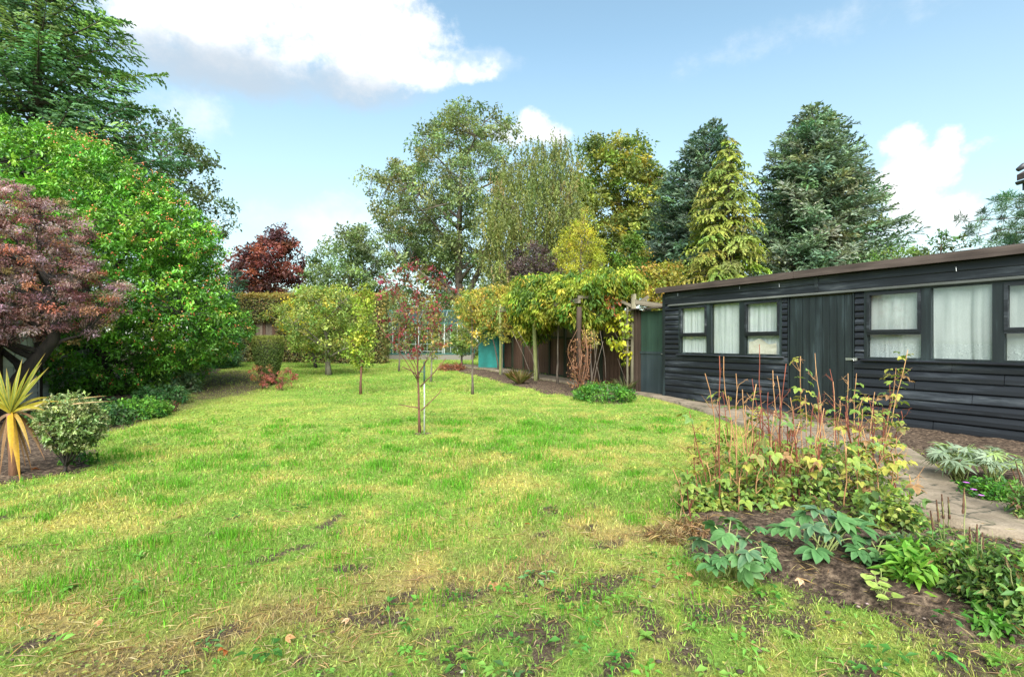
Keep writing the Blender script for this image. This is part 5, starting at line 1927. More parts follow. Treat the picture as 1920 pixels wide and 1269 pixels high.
climber('yellow-green climber heaped over the near end of the pergola', 1090, 12.3, [
    (508, 1110, 1190), (525, 1060, 1205), (548, 1045, 1188), (572, 1048, 1172), (594, 1055, 1160), (612, 1075, 1120)], 560, 40, .17, .105, YL, ydepth=1.0)
climber('yellow-green climber trailing over the middle of the pergola', 1008, 14.9, [
    (522, 965, 1060), (538, 945, 1075), (562, 942, 1075), (588, 952, 1065), (612, 960, 1035), (640, 980, 1015)], 460, 40, .2, .11, YL, ydepth=1.0)
climber('yellow-green climber filling the gap between the two heaped ends of the pergola', 1046, 13.4, [
    (516, 1010, 1085), (535, 985, 1105), (560, 980, 1105), (585, 985, 1095), (602, 1000, 1080)], 380, 40, .18, .105, YL, ydepth=.8)
climber('orange-tinted climber at the far end of the pergola', 935, 18.0, [
    (540, 900, 960), (556, 862, 965), (576, 850, 965), (598, 862, 960), (615, 900, 950)], 300, 44, .24, .10,
    [((.40, .30, .05), 3), ((.30, .32, .05), 3), ((.42, .20, .05), 1.2), ((.16, .22, .04), 2)], ydepth=1.0)
climber('large bright yellow leaves hanging beside the gnarled pergola post', 1172, gp(1175, 734)[1] - .12, [
    (585, 1150, 1180), (600, 1140, 1188), (630, 1138, 1188), (655, 1145, 1186), (676, 1160, 1184)], 46, 9, .11, .105,
    [((.45, .46, .035), 4), ((.34, .40, .04), 2), ((.22, .30, .04), 1)], aspect=.6, trunk_pts=[(.05, 0, 1.9), (.0, 0, 1.6), (-.05, 0, 1.2), (0, 0, .9)])
climber('rust-orange trail of leaves below the pergola beam', 1150, gp(1150, 736)[1] - .1, [
    (540, 1128, 1150), (560, 1128, 1158), (590, 1136, 1160)], 20, 14, .09, .06, [((.42, .12, .04), 3), ((.36, .2, .05), 2)], aspect=.5, trunk_pts=[(0, 0, 1.75), (.01, 0, 1.9), (.0, 0, 2.0), (-.02, 0, 2.15)])
climber('pale faded climbing rose on thin green stems between the posts', 1110, gp(1110, 736)[1] - .05, [
    (618, 1096, 1118), (634, 1090, 1122), (650, 1096, 1118)], 26, 16, .09, .055, [((.42, .36, .10), 3), ((.30, .30, .07), 2), ((.4, .2, .1), .6)], aspect=.5)
# dead brown creeper on the middle post
dc = thing('dead_creeper', 'dry brown creeper tangled round the pergola post', 'creeper', (PP[1][0], PP[1][1], float(gz(*PP[1]))))
mb = MB()
for k in range(26):
    a0, z0, z1 = rng.uniform(0, 6.28), rng.uniform(0, .6), rng.uniform(.8, 1.6)
    if k > 17:
        z0, z1 = rng.uniform(.3, .8), rng.uniform(.1, .5)
    q = np.linspace(0, 1, 8)
    rr = .09 + .16 * np.sin(q * math.pi) * rng.uniform(.2, 1.2)
    a = a0 + q * rng.uniform(-2.5, 2.5)
    mb.tube(np.stack([rr * np.cos(a), rr * np.sin(a), z0 + (z1 - z0) * q], 1), list(np.linspace(.012, .005, 8)), 4, False)
M_DEAD = barkmat('dry_brown_stem', (.08, .035, .018), (.26, .13, .07), 14)
mb.build('stems', M_DEAD, dc, True)
n = 420
a, z = rng.uniform(0, 6.28, n), rng.uniform(.15, 1.25, n)
pts = np.stack([np.cos(a), np.sin(a), z], 1) * np.array([.2, .2, 1]) * np.stack([rng.random(n) + .4, rng.random(n) + .4, np.ones(n)], 1)
V, F = leaf_geo(pts, rdir(n) - np.array([0, 0, .8]), rdir(n), .06, .03)
tag(obj('dry_leaves', mesh_np('dry_leaves', V, F, np.repeat(palette(n, [((.2, .09, .045), 3), ((.28, .15, .07), 2)], .2), 4, 0)), M_LEAF, dc), kind='stuff')
# long bare green stems leaning on fence and posts
for q, (xa, ya, xb, yb, lb) in enumerate(((1100, 738, 1128, 640, 'arching bare green rose stem left of the yellow leaves'), (1128, 738, 1122, 620, 'upright bare green rose stem under the pergola'),
                                          (1178, 734, 1166, 672, 'curved pale stem at the gnarled pergola post'), (1000, 722, 968, 620, 'bundle of leaning green stems left of the mossy post'))):
    Y = gp(xa, ya)[1] - .05
    mb = MB()
    for j in range(2):
        a, b_ = Vector(at(xa + j * 6, ya, Y)), Vector(at(xb + j * 11 - 8, yb, Y + .1))
        mid = (a + b_) / 2 + Vector((rng.normal(0, .05), 0, .08))
        mb.tube([a, (a + mid) / 2 + Vector((.02, 0, 0)), mid, b_], [.008, .007, .006, .004], 5)
    o = mb.build('rose_stem', M_BARK, None, True)
    tag(o, lb, 'stem', 'bare stems under the pergola')

# ------------------------------------------------------------------ low planting
def low_plant(name, label, px, py, w, h, n, m, L, pal, mat=None, cr=.1, aspect=.5, group=None, cat='plant', bark=None, dp=1.0, shell=.35):
    x, y = gp(px, py)
    return broadleaf(name, label, px, y, [(py - h, px - w * .3, px + w * .3), (py - h * .65, px - w * .48, px + w * .48), (py - h * .25, px - w * .5, px + w * .5), (py - 2, px - w * .4, px + w * .4)],
                     n, m, cr, L, pal, tr=.012, mat=mat or M_LEAF, nlimb=6, twig=.004, cat=cat, aspect=aspect, group=group, bark=bark or M_BARK, ydepth=dp, shell=shell, trunk_top=.6)


IV = [((.09, .24, .03), 3), ((.14, .30, .04), 2), ((.05, .16, .03), 2)]
low_plant('ivy_clump', 'bright green leafy clump at the foot of the pergola by the path', 1140, 752, 110, 30, 130, 22, .05, IV, cr=.1)
low_plant('ivy_clump', 'small green clump in front of the dry creeper post', 1098, 748, 40, 20, 40, 20, .045, IV, cr=.08)
low_plant('ground_ivy', 'low fresh green ground cover under the big evergreen', 250, 783, 110, 30, 150, 24, .05, IV, cr=.12)
low_plant('ground_ivy', 'dark green ground cover in shade beside the evergreen trunk', 300, 757, 90, 28, 120, 22, .05, [((.05, .14, .04), 3), ((.09, .19, .06), 2)], cr=.13)
low_plant('ground_ivy', 'grey-green low plant on the lawn edge under the evergreen', 335, 735, 70, 30, 90, 22, .06, [((.13, .22, .10), 3), ((.2, .28, .12), 1)], cr=.13)
low_plant('ground_ivy', 'ivy carpet against the fence foot behind the maple trunk', 150, 800, 150, 40, 150, 22, .055, [((.04, .10, .03), 3), ((.07, .15, .04), 2)], cr=.14)
low_plant('pale_shrub', 'grey-white variegated shrub between evergreen and hedge', 425, 687, 55, 60, 140, 38, .07, [((.20, .28, .16), 3), ((.32, .36, .26), 2), ((.10, .2, .08), 2)], cr=.18, cat='shrub')
low_plant('dark_shrub', 'dark green shrub filling the gap beside the hedge pillar', 408, 690, 70, 130, 190, 44, .085, [((.06, .17, .06), 3), ((.09, .2, .08), 2)], cr=.22, cat='shrub')
low_plant('red_ground_plant', 'low brownish-red leafy plant at the edge of the evergreen bed', 306, 772, 40, 16, 40, 18, .04, [((.12, .05, .035), 3), ((.1, .1, .04), 1)], cr=.08)
low_plant('leaf_litter_plant', 'reddish-brown leaf litter clump under the fruit sapling', 845, 694, 60, 10, 60, 20, .06, [((.22, .08, .045), 3), ((.3, .16, .08), 1)], cr=.12)


def sedge(label, px, py, h, pal, n=90):
    x, y = gp(px, py)
    z = float(gz(x, y))
    a, r = rng.uniform(0, 6.28, n), rng.random(n)
    le = rng.uniform(.2, 1.0, n)
    B = np.stack([.04 * np.cos(a), .04 * np.sin(a), np.zeros(n)], 1)
    D = np.stack([np.cos(a) * le, np.sin(a) * le, np.ones(n)], 1)
    V, F = leaf_geo(B, D, np.array([0, 0, 1.]) + .3 * rdir(n), h * rng.uniform(.6, 1.2, n), .013, .1, .25)
    o = obj('sedge_clump', mesh_np('sedge_clump', V, F, np.repeat(palette(n, pal, .2), 4, 0)), M_LEAF)
    o.location = (x, y, z + .03)
    tag(o, label, 'grass clump', 'sedge clumps along the pergola bed')


sedge('straw-green sedge clump left of the mossy pergola post', 975, 722, .42, [((.28, .24, .10), 3), ((.2, .2, .06), 2), ((.3, .16, .08), 1)], 130)
sedge('upright pale sedge clump near the gnarled post', 1172, 738, .38, [((.16, .19, .08), 3), ((.3, .28, .14), 1)], 60)
sedge('orange-brown dry sedge clump beside the creeper post', 1124, 738, .34, [((.32, .2, .09), 3), ((.2, .12, .05), 1)], 60)
sedge('small yellow sedge clump by the mossy post foot', 963, 714, .3, [((.35, .32, .06), 3)], 60)
# ------------------------------------------------------------------ leaf pieces shared by the near plants
def blade_rows(curve, widths, cmid, cedge, fold=.25, up=(0, 0, 1)):
    """leaf along a polyline: three vertices per row, colours for mid-rib and edge"""
    P = np.array(curve, float)
    n = len(P)
    T = unit(np.gradient(P, axis=0))
    Sd = unit(np.cross(T, np.array(up, float) + 1e-4))
    N = unit(np.cross(Sd, T))
    w = np.array(widths)[:, None] * .5
    V = np.stack([P - Sd * w + N * w * fold, P, P + Sd * w + N * w * fold], 1).reshape(-1, 3)
    F = []
    for i in range(n - 1):
        F += [(i * 3, i * 3 + 1, i * 3 + 4, i * 3 + 3), (i * 3 + 1, i * 3 + 2, i * 3 + 5, i * 3 + 4)]
    cm, ce = np.array(cmid, float), np.array(cedge, float)
    if cm.ndim == 1:
        cm, ce = np.tile(cm, (n, 1)), np.tile(ce, (n, 1))
    col = np.stack([ce, cm, ce], 1).reshape(-1, 3)
    return V, np.array(F), col


def join(parts):
    V, F, C_, n = [], [], [], 0
    for v, f, c_ in parts:
        V.append(v)
        F.append(f + n)
        C_.append(c_)
        n += len(v)
    return np.concatenate(V), np.concatenate(F), np.concatenate(C_)


def leaflet(L, Wd, ang, tilt, c1, c2, shape='ovate', base=(0, 0, 0), droop=.3, rows=6):
    t = np.linspace(0, 1, rows)
    if shape == 'ovate':
        w = Wd * np.sin(np.pi * np.clip(t * .93 + .05, 0, 1) ** .75)
        w *= 1 + .10 * (-1.0) ** np.arange(rows)
    elif shape == 'round':
        w = Wd * np.sqrt(np.clip(1 - (2 * t - 1) ** 2, .02, 1))
    else:
        w = Wd * np.sin(np.pi * np.clip(t * .96 + .03, 0, 1)) ** .8
    w[-1] = .002
    x = t * L
    z = tilt * x - droop * L * t ** 2
    P = np.stack([np.cos(ang) * x, np.sin(ang) * x, z], 1) + np.array(base)
    k = rng.uniform(.85, 1.15)
    return blade_rows(P, w, np.array(c1) * k, np.array(c2) * k, .22)


def compound(kind, c1, c2):
    """+x is the direction the leaf points; origin at its stalk end"""
    ps = []
    if kind == 'raspberry':
        for a, l, b_ in ((0, .062, (.022, 0, 0)), (1.15, .048, (.012, .004, 0)), (-1.15, .048, (.012, -.004, 0))):
            ps.append(leaflet(l * rng.uniform(.9, 1.1), l * .72, a + rng.normal(0, .12), rng.uniform(-.1, .25), c1, c2, 'ovate', b_, rng.uniform(.2, .55)))
    elif kind == 'hellebore':
        n = 7
        for k in range(n):
            a = -1.75 + 3.5 * k / (n - 1) + rng.normal(0, .06)
            l = (.105 - .022 * abs(k - 3) / 3) * rng.uniform(.9, 1.1)
            ps.append(leaflet(l, l * .50, a, rng.uniform(-.1, .5), c1, c2, 'lance', (0, 0, 0), rng.uniform(.3, .7), 7))
    elif kind == 'finger':
        n = 9
        for k in range(n):
            a = -2.1 + 4.2 * k / (n - 1) + rng.normal(0, .06)
            l = (.15 - .04 * abs(k - 4) / 4) * rng.uniform(.85, 1.1)
            ps.append(leaflet(l, l * .16, a, rng.uniform(.1, .4), c1, c2, 'lance', (0, 0, 0), rng.uniform(.25, .5), 7))
    elif kind == 'round':
        ps.append(leaflet(.05, .052, 0, .1, c1, c2, 'round', (0, 0, 0), .15))
    return mesh_np('leaf', *(lambda v, f, c_: (v, f, c_))(*join(ps)), True)


def place(me, mat, parent, loc, yaw, pitch, roll=0, s=1.0, name='leaf'):
    o = obj(name, me, mat, parent)
    o.location = loc
    o.rotation_euler = (roll, pitch, yaw)
    o.scale = (s, s, s)
    return o


# ------------------------------------------------------------------ spiky striped plant at the left edge
cx, cy = gp(28, 893)
cordy = thing('spiky_striped_plant', 'spiky yellow-striped strap-leaved plant at the left edge, lower leaves dying', 'plant', (cx, cy, 0))
heart = np.array(at(20, 775, cy)) - np.array([cx, cy, 0])
MB().tube([(0, 0, -.05), (heart[0] * .4, 0, heart[2] * .5), tuple(heart)], [.045, .035, .03], 8).build('stem', M_DEAD, cordy, True)


def strap(ex, ey, dy, w, c1, c2, bend=.12, end=None, part='leaf'):
    e = np.array(at(ex, ey, cy + dy)) - np.array([cx, cy, 0]) if end is None else np.array(end)
    d = e - heart
    t = np.linspace(0, 1, 10)[:, None]
    ctrl = heart + d * .5 + np.array([0, 0, bend])
    P = (1 - t) ** 2 * heart + 2 * t * (1 - t) * ctrl + t * t * e
    ww = w * .62 * np.minimum(1, np.minimum((t[:, 0] + .25) * 2.2, (1.02 - t[:, 0]) * 2.6))
    c1, c2 = np.tile(c1, (10, 1)), np.tile(c2, (10, 1))
    tip = sstep(.75, 1, t)
    br = np.array([.22, .10, .04])
    c1, c2 = c1 * (1 - tip * .6) + br * tip * .6, c2 * (1 - tip * .6) + br * tip * .6
    V, F, c_ = blade_rows(P, ww, c1, c2, .35, up=(d[1] * .3 + .1, -1, .45))
    obj(part, mesh_np(part, V, F, c_, True), M_BROAD, cordy)


G1, Y1, Y2, BR = (.10, .15, .025), (.34, .29, .03), (.45, .27, .015), (.19, .115, .06)
for ex, ey, dy, w in ((85, 662, .0, .045), (92, 688, -.1, .05), (42, 672, .15, .045), (30, 705, -.12, .045), (70, 705, .2, .05), (12, 690, .2, .045), (-12, 668, .05, .045), (55, 690, -.05, .05),
                      (-30, 690, -.1, .05), (-45, 720, .2, .045), (62, 735, -.2, .045), (20, 715, -.25, .045), (-5, 715, .3, .045), (78, 680, .15, .04)):
    strap(ex, ey, dy, w, np.array(G1) * rng.uniform(.8, 1.2), np.array(Y1) * rng.uniform(.8, 1.15), .03)
for ex, ey, dy, w, bend in ((110, 752, -.05, .05, .05), (122, 758, .1, .04, .06), (95, 745, .25, .045, .08), (-40, 760, .0, .05, .1), (-60, 745, -.2, .05, .1), (85, 770, -.3, .04, .08)):
    strap(ex, ey, dy, w, np.array(Y1) * .8, Y1, bend)
strap(200, 742, .18, .022, (.4, .3, .12), (.5, .4, .16), .05)
strap(212, 752, .1, .018, (.4, .28, .14), (.5, .36, .2), .04)
for ex, ey, dy, w, c_ in ((38, 905, -.15, .085, Y2), (22, 868, -.22, .08, Y2), (58, 850, -.12, .05, (.36, .24, .05))):
    strap(ex, ey, dy, w, np.array(c_) * .8, c_, .2)
for ex, ey, dy, w in ((84, 862, .0, .04), (95, 820, -.1, .03), (0, 890, -.05, .045), (62, 893, .12, .035), (-20, 900, .1, .05), (76, 838, .15, .05), (14, 850, .2, .05), (-45, 860, -.1, .05), (50, 885, .25, .03)):
    strap(ex, ey, dy, w, np.array(BR) * rng.uniform(.7, 1.3), np.array(BR) * rng.uniform(.9, 1.6), .16, part='dead_leaf')
strap(82, 745 + 10, -.1, .03, (.5, .4, .28), (.6, .5, .36), -.02, part='dead_leaf')

# ------------------------------------------------------------------ variegated shrub
vy = gp(122, 886)[1]
broadleaf('variegated_shrub', 'small rounded cream-variegated shrub with dark stems beside the spiky plant', 122, vy, [
    (741, 98, 150), (758, 84, 170), (785, 74, 186), (812, 80, 184), (832, 96, 172), (842, 110, 160)],
    330, 30, .042, .027, [((.20, .27, .09), 4), ((.29, .33, .13), 3), ((.11, .18, .05), 3)], tr=.014, mat=M_GLOSS, cat='shrub', nlimb=26, bark=M_BARKD, twig=.004, sub=2.2,
    shell=.35, trunk_top=.35, aspect=.5)
low_plant('seedling_patch', 'low green weeds at the foot of the variegated shrub', 148, 872, 50, 22, 40, 14, .03, IV, cr=.04)

# ------------------------------------------------------------------ raspberry row
RC = [((.14, .24, .045), (.20, .30, .06)), ((.20, .30, .055), (.27, .35, .07)), ((.32, .34, .06), (.40, .38, .08)), ((.16, .20, .06), (.28, .22, .08)), ((.11, .21, .06), (.17, .27, .08)), ((.22, .13, .06), (.30, .18, .08))]
RL = [[compound('raspberry', *c_) for _ in range(2)] for c_ in RC]
RW_TOP = [.6, 1.5, 1.6, .9, .3, .7]
RW_LOW = [2.4, 2.0, .6, .5, 2.0, .25]


def pick_leaf(w):
    return random.choice(RL[rng.choice(len(RC), p=np.array(w) / sum(w))])


def cane_mesh(b, t, r0=.0055, r1=.003, wob=.02, twigs=0):
    b, t = np.array(b), np.array(t)
    n = 9
    q = np.linspace(0, 1, n)[:, None]
    P = b + (t - b) * q + np.cumsum(rng.normal(0, wob / 3, (n, 3)), 0) * np.array([1, 1, .2]) * np.sin(q * math.pi) ** .5
    P[:, 2] += 0
    mb = MB()
    mb.tube(P, list(np.linspace(r0, r1, n)), 5)
    for _ in range(twigs):
        k = rng.integers(3, n - 1)
        a = rng.uniform(0, 6.28)
        l = rng.uniform(.05, .16)
        e = P[k] + np.array([math.cos(a) * l * .75, math.sin(a) * l * .4, l * .7])
        mb.tube([P[k], (P[k] + e) / 2 + rng.normal(0, .012, 3), e], [r1 * .9, r1 * .7, r1 * .4], 4, False)
        if rng.random() < .6:
            for _ in range(3):
                e2 = e + rng.normal(0, .022, 3)
                mb.tube([e, e2], [r1 * .45, r1 * .3], 3, False)
    return mb, P


def raspberry(label, canes, nleaf, top=False, group=None, mat=None, low=.0, spread=.5):
    """canes: [(bx,by, tx,ty, dZ)] picture positions of foot and tip"""
    b0 = gp(canes[0][0], canes[0][1])
    t = thing('raspberry_plant', label, 'raspberry plant', (b0[0], b0[1], .03), 0, group)
    for bx, by, tx, ty, dz in canes:
        b_ = gp(bx, by)
        B = np.array([b_[0] - b0[0], b_[1] - b0[1], -.04])
        e = np.array(at(tx, ty, b_[1] + dz)) - np.array([b0[0], b0[1], .03])
        mb, P = cane_mesh(B, e, twigs=rng.integers(2, 6))
        mb.build('cane', mat or (M_CANE if rng.random() < .65 else M_CANER), t, True)
        for _ in range(nleaf):
            q = rng.uniform(.12, .7) if not top else rng.choice([rng.uniform(.1, .55), rng.uniform(.7, 1.0)], p=[.4, .6])
            p = np.array([np.interp(q, np.linspace(0, 1, len(P)), P[:, k]) for k in range(3)])
            yaw = rng.uniform(0, 6.28)
            off = np.array([math.cos(yaw), math.sin(yaw), .2]) * rng.uniform(.01, .09)
            place(pick_leaf(RW_TOP if (top and q > .65) else RW_LOW), M_BROAD, t, p + off, yaw, rng.uniform(-.2, .7), rng.normal(0, .3), rng.uniform(.55, 1.1))
    return t


RG = 'raspberry plants in the row'
raspberry('tall bare raspberry cane at the left end of the row', [(1347, 968, 1349, 667, 0), (1352, 960, 1322, 700, .1)], 5)
raspberry('raspberry with two forked bare brown canes near the left end', [(1392, 950, 1357, 668, .15), (1385, 955, 1380, 700, .2), (1398, 945, 1392, 730, .1)], 6)
raspberry('tallest bare raspberry cane standing in front of the far window', [(1432, 930, 1424, 646, .2), (1445, 925, 1410, 710, .3)], 6)
raspberry('raspberry with stubby snapped cane tops, left of the yellow-leaved cane', [(1470, 940, 1449, 694, .1), (1475, 930, 1457, 704, .25), (1465, 945, 1474, 682, .0)], 6)
raspberry('raspberry cane topped with drooping yellow-green leaves before the door', [(1512, 905, 1501, 668, .2), (1520, 910, 1510, 740, .1)], 16, True)
raspberry('bare dark forked raspberry cane in front of the plank door', [(1556, 890, 1528, 662, .5), (1560, 885, 1562, 715, .4)], 6)
raspberry('short snapped orange raspberry cane before the door', [(1572, 890, 1556, 692, .3), (1580, 880, 1590, 700, .3)], 7)
raspberry('raspberry cane with a withered orange leaf at its tip by the hasp', [(1600, 880, 1606, 700, .2), (1604, 885, 1588, 742, .2)], 9, True)
raspberry('large leafy raspberry leaning to the right with the biggest green leaves', [(1650, 872, 1702, 656, .0), (1656, 870, 1680, 690, .1), (1645, 868, 1668, 720, .1)], 20, True)
raspberry('leafy raspberry with red stems at the right end of the row', [(1640, 880, 1628, 742, .1), (1662, 872, 1690, 770, .0), (1648, 880, 1655, 765, -.1)], 13, True, mat=M_CANER)
raspberry('low leafy raspberry shoot arching out over the lawn', [(1330, 930, 1292, 770, .2), (1320, 920, 1302, 820, .1)], 12, True)
raspberry('small pale raspberry sucker at the left end, nearest the lawn', [(1300, 1000, 1288, 880, -.05), (1292, 990, 1262, 880, .1)], 9, True)
raspberry('raspberry with one white bleached leaf on a thin stem at the lawn edge', [(1312, 965, 1300, 850, .2)], 8)
raspberry('thicket of reddish raspberry canes right behind the hellebores', [(1500, 955, 1488, 770, .1), (1515, 945, 1525, 760, .0), (1490, 960, 1478, 790, .1), (1530, 940, 1540, 775, .1)], 9, mat=M_CANER)
raspberry('raspberry canes with mixed yellow leaves in the middle of the row', [(1420, 965, 1408, 790, .1), (1440, 960, 1452, 770, .1), (1405, 958, 1385, 800, .0)], 9)
raspberry('raspberry canes with yellowing leaves beside the path', [(1600, 930, 1612, 790, .0), (1615, 925, 1590, 780, .1), (1585, 940, 1575, 800, .1)], 12)
raspberry('low yellow-leaved raspberry next to the path kerb', [(1665, 960, 1672, 850, .0), (1690, 985, 1705, 890, .0), (1650, 965, 1640, 860, .1)], 12, True)
# young leafy suckers filling the row
for k in range(28):
    px, py = rng.uniform(1335, 1690), rng.uniform(880, 975)
    if px > 1600:
        py = rng.uniform(905, 1000)
    h = rng.uniform(70, 150)
    raspberry('young leafy raspberry sucker among the taller canes', [(px, py, px + rng.normal(0, 18), py - h, rng.normal(0, .08))], 12, True, RG)

# more bare canes left standing after fruiting, twiggy at the top
bare_d = ['left of the forked pair', 'behind the forked pair', 'just right of the tallest cane', 'under the far window', 'between tallest cane and stubby tops', 'left of the yellow-leaved cane',
          'right of the yellow-leaved cane', 'before the left door jamb', 'before the door middle', 'below the hasp', 'left of the big leafy raspberry', 'in the middle of the row']
for k, (bx, by, tx, ty) in enumerate(((1370, 955, 1366, 742), (1400, 945, 1418, 720), (1448, 935, 1440, 735), (1415, 940, 1398, 760), (1455, 950, 1462, 760), (1488, 935, 1482, 745),
                                      (1530, 925, 1535, 735), (1505, 945, 1545, 765), (1560, 915, 1575, 750), (1590, 905, 1618, 745), (1625, 895, 1640, 735), (1475, 960, 1500, 790))):
    raspberry('thin bare raspberry cane ' + bare_d[k], [(bx, by, tx, ty, rng.normal(0, .1)), (bx + 8, by - 6, tx + rng.normal(0, 14), ty + rng.uniform(20, 60), rng.normal(0, .1))], 2)
UG = [((.17, .27, .06), 3), ((.25, .33, .07), 3), ((.36, .36, .09), 1), ((.11, .20, .05), 2), ((.26, .17, .08), .5)]
for px, py, w, h, lb in ((1400, 955, 120, 55, 'low leafy growth under the left raspberry canes'), (1490, 950, 130, 70, 'low leafy growth under the middle raspberry canes'), (1580, 945, 130, 80, 'low leafy growth under the right raspberry canes'),
                         (1660, 1000, 100, 75, 'yellowing leafy growth between raspberries and path'), (1560, 905, 150, 60, 'leafy growth at the back of the raspberry row'), (1325, 960, 70, 40, 'thin weedy growth at the left end of the raspberry row')):
    low_plant('low_raspberry_plant', lb, px, py, w, h, 75, 11, .042, UG, cr=.07, mat=M_LEAF, aspect=.65)
for px, py, w, h, lb in ((1300, 1000, 70, 22, 'dry straw-coloured grass clump at the left end of the raspberries'), (1250, 1010, 50, 16, 'dry grass clump on the lawn edge by the bed')):
    low_plant('dry_grass_clump', lb, px, py, w, h, 60, 10, .06, [((.36, .28, .13), 3), ((.26, .17, .08), 2)], cr=.05, aspect=.08)

# ------------------------------------------------------------------ hellebores
HLc = [((.065, .17, .06), (.09, .21, .075)), ((.085, .21, .065), (.12, .25, .09)), ((.07, .16, .08), (.13, .22, .12))]
HL = [compound('hellebore', *c_) for c_ in HLc for _ in range(2)]
M_PET = plainmat('pale_green_stalk', (.22, .28, .08), (.34, .38, .14), 30, .6, 0, 0)


def hellebore(label, px, py, spots, meshes=HL, size=1.0, name='hellebore', stalk=None, cat='hellebore', dz=None):
    x, y = gp(px, py)
    t = thing(name, label, cat, (x, y, .045))
    for sx_, sy_, dY in spots:
        e = np.array(at(sx_, sy_, y + dY)) - np.array([x, y, .045])
        b_ = np.array([rng.normal(0, .025), rng.normal(0, .02), -.02])
        h = np.array([e[0], e[1], 0])
        mid = b_ * .35 + e * .65 - h * .12 + np.array([0, 0, .05])
        q = np.linspace(0, 1, 6)[:, None]
        P = (1 - q) ** 2 * b_ + 2 * q * (1 - q) * mid + q * q * e
        MB().tube(P, list(np.linspace(.0045, .003, 6)), 5).build('stalk', stalk or M_PET, t, True)
        yaw = math.atan2(e[1], e[0]) + rng.normal(0, .35)
        place(random.choice(meshes), M_BROAD, t, tuple(e), yaw, rng.uniform(-.25, .7), rng.normal(0, .4), size * rng.uniform(.6, .95))
    return t


hellebore('dark green hellebore clump alone on bare soil at the bed corner', 1372, 1085, [
    (1340, 985, .05), (1385, 985, .0), (1420, 990, .0), (1360, 1000, -.1), (1315, 1010, .05), (1395, 1010, -.1), (1430, 1025, .05), (1320, 1040, -.05), (1350, 1045, -.12), (1385, 1045, -.15),
    (1415, 1050, -.08), (1335, 1060, -.1), (1400, 1065, -.12), (1440, 1045, .0), (1370, 975, .12), (1405, 1035, -.18)], size=.92)
hellebore('large hellebore with arching pale stalks in front of the raspberries', 1545, 1052, [
    (1490, 985, .0), (1510, 965, .05), (1530, 955, .0), (1552, 968, .05), (1572, 972, -.05), (1595, 975, .0), (1610, 985, -.05), (1470, 990, .05), (1560, 1000, -.12), (1600, 1010, -.08), (1585, 990, .1),
    (1525, 985, -.1), (1620, 965, .1), (1545, 985, .12), (1530, 1030, -.12)], size=1.15)
hellebore('hellebore half hidden behind yellow leaves, right of the large hellebore', 1640, 1058, [
    (1600, 1045, -.05), (1625, 1010, .0), (1660, 1010, .0), (1690, 1015, .0), (1650, 1040, -.1), (1675, 1035, .0), (1610, 1030, -.1), (1630, 1050, -.1)], size=1.0)
FLc = [((.15, .23, .14), (.24, .32, .21)), ((.19, .27, .18), (.30, .37, .27)), ((.22, .33, .10), (.3, .4, .16))]
FL = [compound('finger', *c_) for c_ in FLc for _ in range(2)]


def dome(px, py, rx, ry, n):
    out = []
    for k in range(n):
        a = rng.uniform(0, 6.28)
        r = math.sqrt(rng.random())
        out.append((px + rx * r * math.cos(a), py - ry * (.55 + .45 * math.sqrt(1 - r * r)) + rng.normal(0, 6), .22 * r * math.sin(a)))
    return out


hellebore('silvery fingered evergreen clump on the far side of the path', 1797, 905, dome(1795, 905, 48, 68, 36), FL, 1.0, 'fingered_hellebore')
hellebore('silvery fingered evergreen clump nearest the right edge, across the path', 1862, 915, dome(1862, 915, 42, 66, 32), FL, .95, 'fingered_hellebore')

# ------------------------------------------------------------------ flowers beside the path
M_PURP = plainmat('purple_petal', (.38, .10, .42), (.5, .18, .55), 40, .5, 0, 0)
M_BLUE = plainmat('blue_petal', (.07, .06, .42), (.12, .10, .55), 40, .5, 0, 0)
M_SEED = barkmat('brown_seed_spike', (.05, .022, .012), (.17, .085, .045), 60)
ger, _, _ = low_plant('geranium', 'low green geranium with purple flowers by the path at right', 1868, 945, 95, 42, 110, 20, .028, IV, cr=.05, cat='flower')
for px, py in ((1826, 918), (1840, 929), (1812, 905)):
    p = Vector(at(px, py, ger.location.y - .14)) - ger.location
    mb = MB()
    for k in range(5):
        a = k * 1.2566
        V, F, _c = leaflet(.02, .018, a, .3, (1, 1, 1), (1, 1, 1), 'round', (0, 0, 0), .1, 5)
        mb.add([tuple(Vector(v) + p) for v in V], [tuple(f) for f in F])
    mb.build('flower', M_PURP, ger)


def spike(parent, base, tip, r=.006, mat=None, name='seed_spike'):
    """bumpy flower spike on a stem, world coordinates"""
    b, t = np.array(base) - np.array(parent.location), np.array(tip) - np.array(parent.location)
    q = np.linspace(0, 1, 6)[:, None]
    P = b + (t - b) * q
    P[1:-1] += rng.normal(0, .006, (4, 3))
    MB().tube(P, list(np.linspace(.003, .0022, 6)), 4).build('stem', M_MOSSW, parent, True)
    n = 10
    q = np.linspace(.68, 1.03, n)[:, None]
    Q = b + (t - b) * q
    MB().tube(Q, [r * (1.15 if k % 2 else .8) * (1 - .55 * k / n) for k in range(n)], 6).build(name, mat or M_SEED, parent)


def perennial(label, px, py, w, h, n, spikes, pal, L=.036, name='leafy_perennial', m=10, cr=.06):
    t, _, _ = low_plant(name, label, px, py, w, h, n, m, L, pal, cr=cr, aspect=.38, cat='perennial')
    for bx, by, tx, ty in spikes:
        Yb = gp(px, py)[1] + rng.normal(0, .06)
        spike(t, at(bx, by, Yb), at(tx, ty, Yb + rng.normal(0, .04)))
    return t


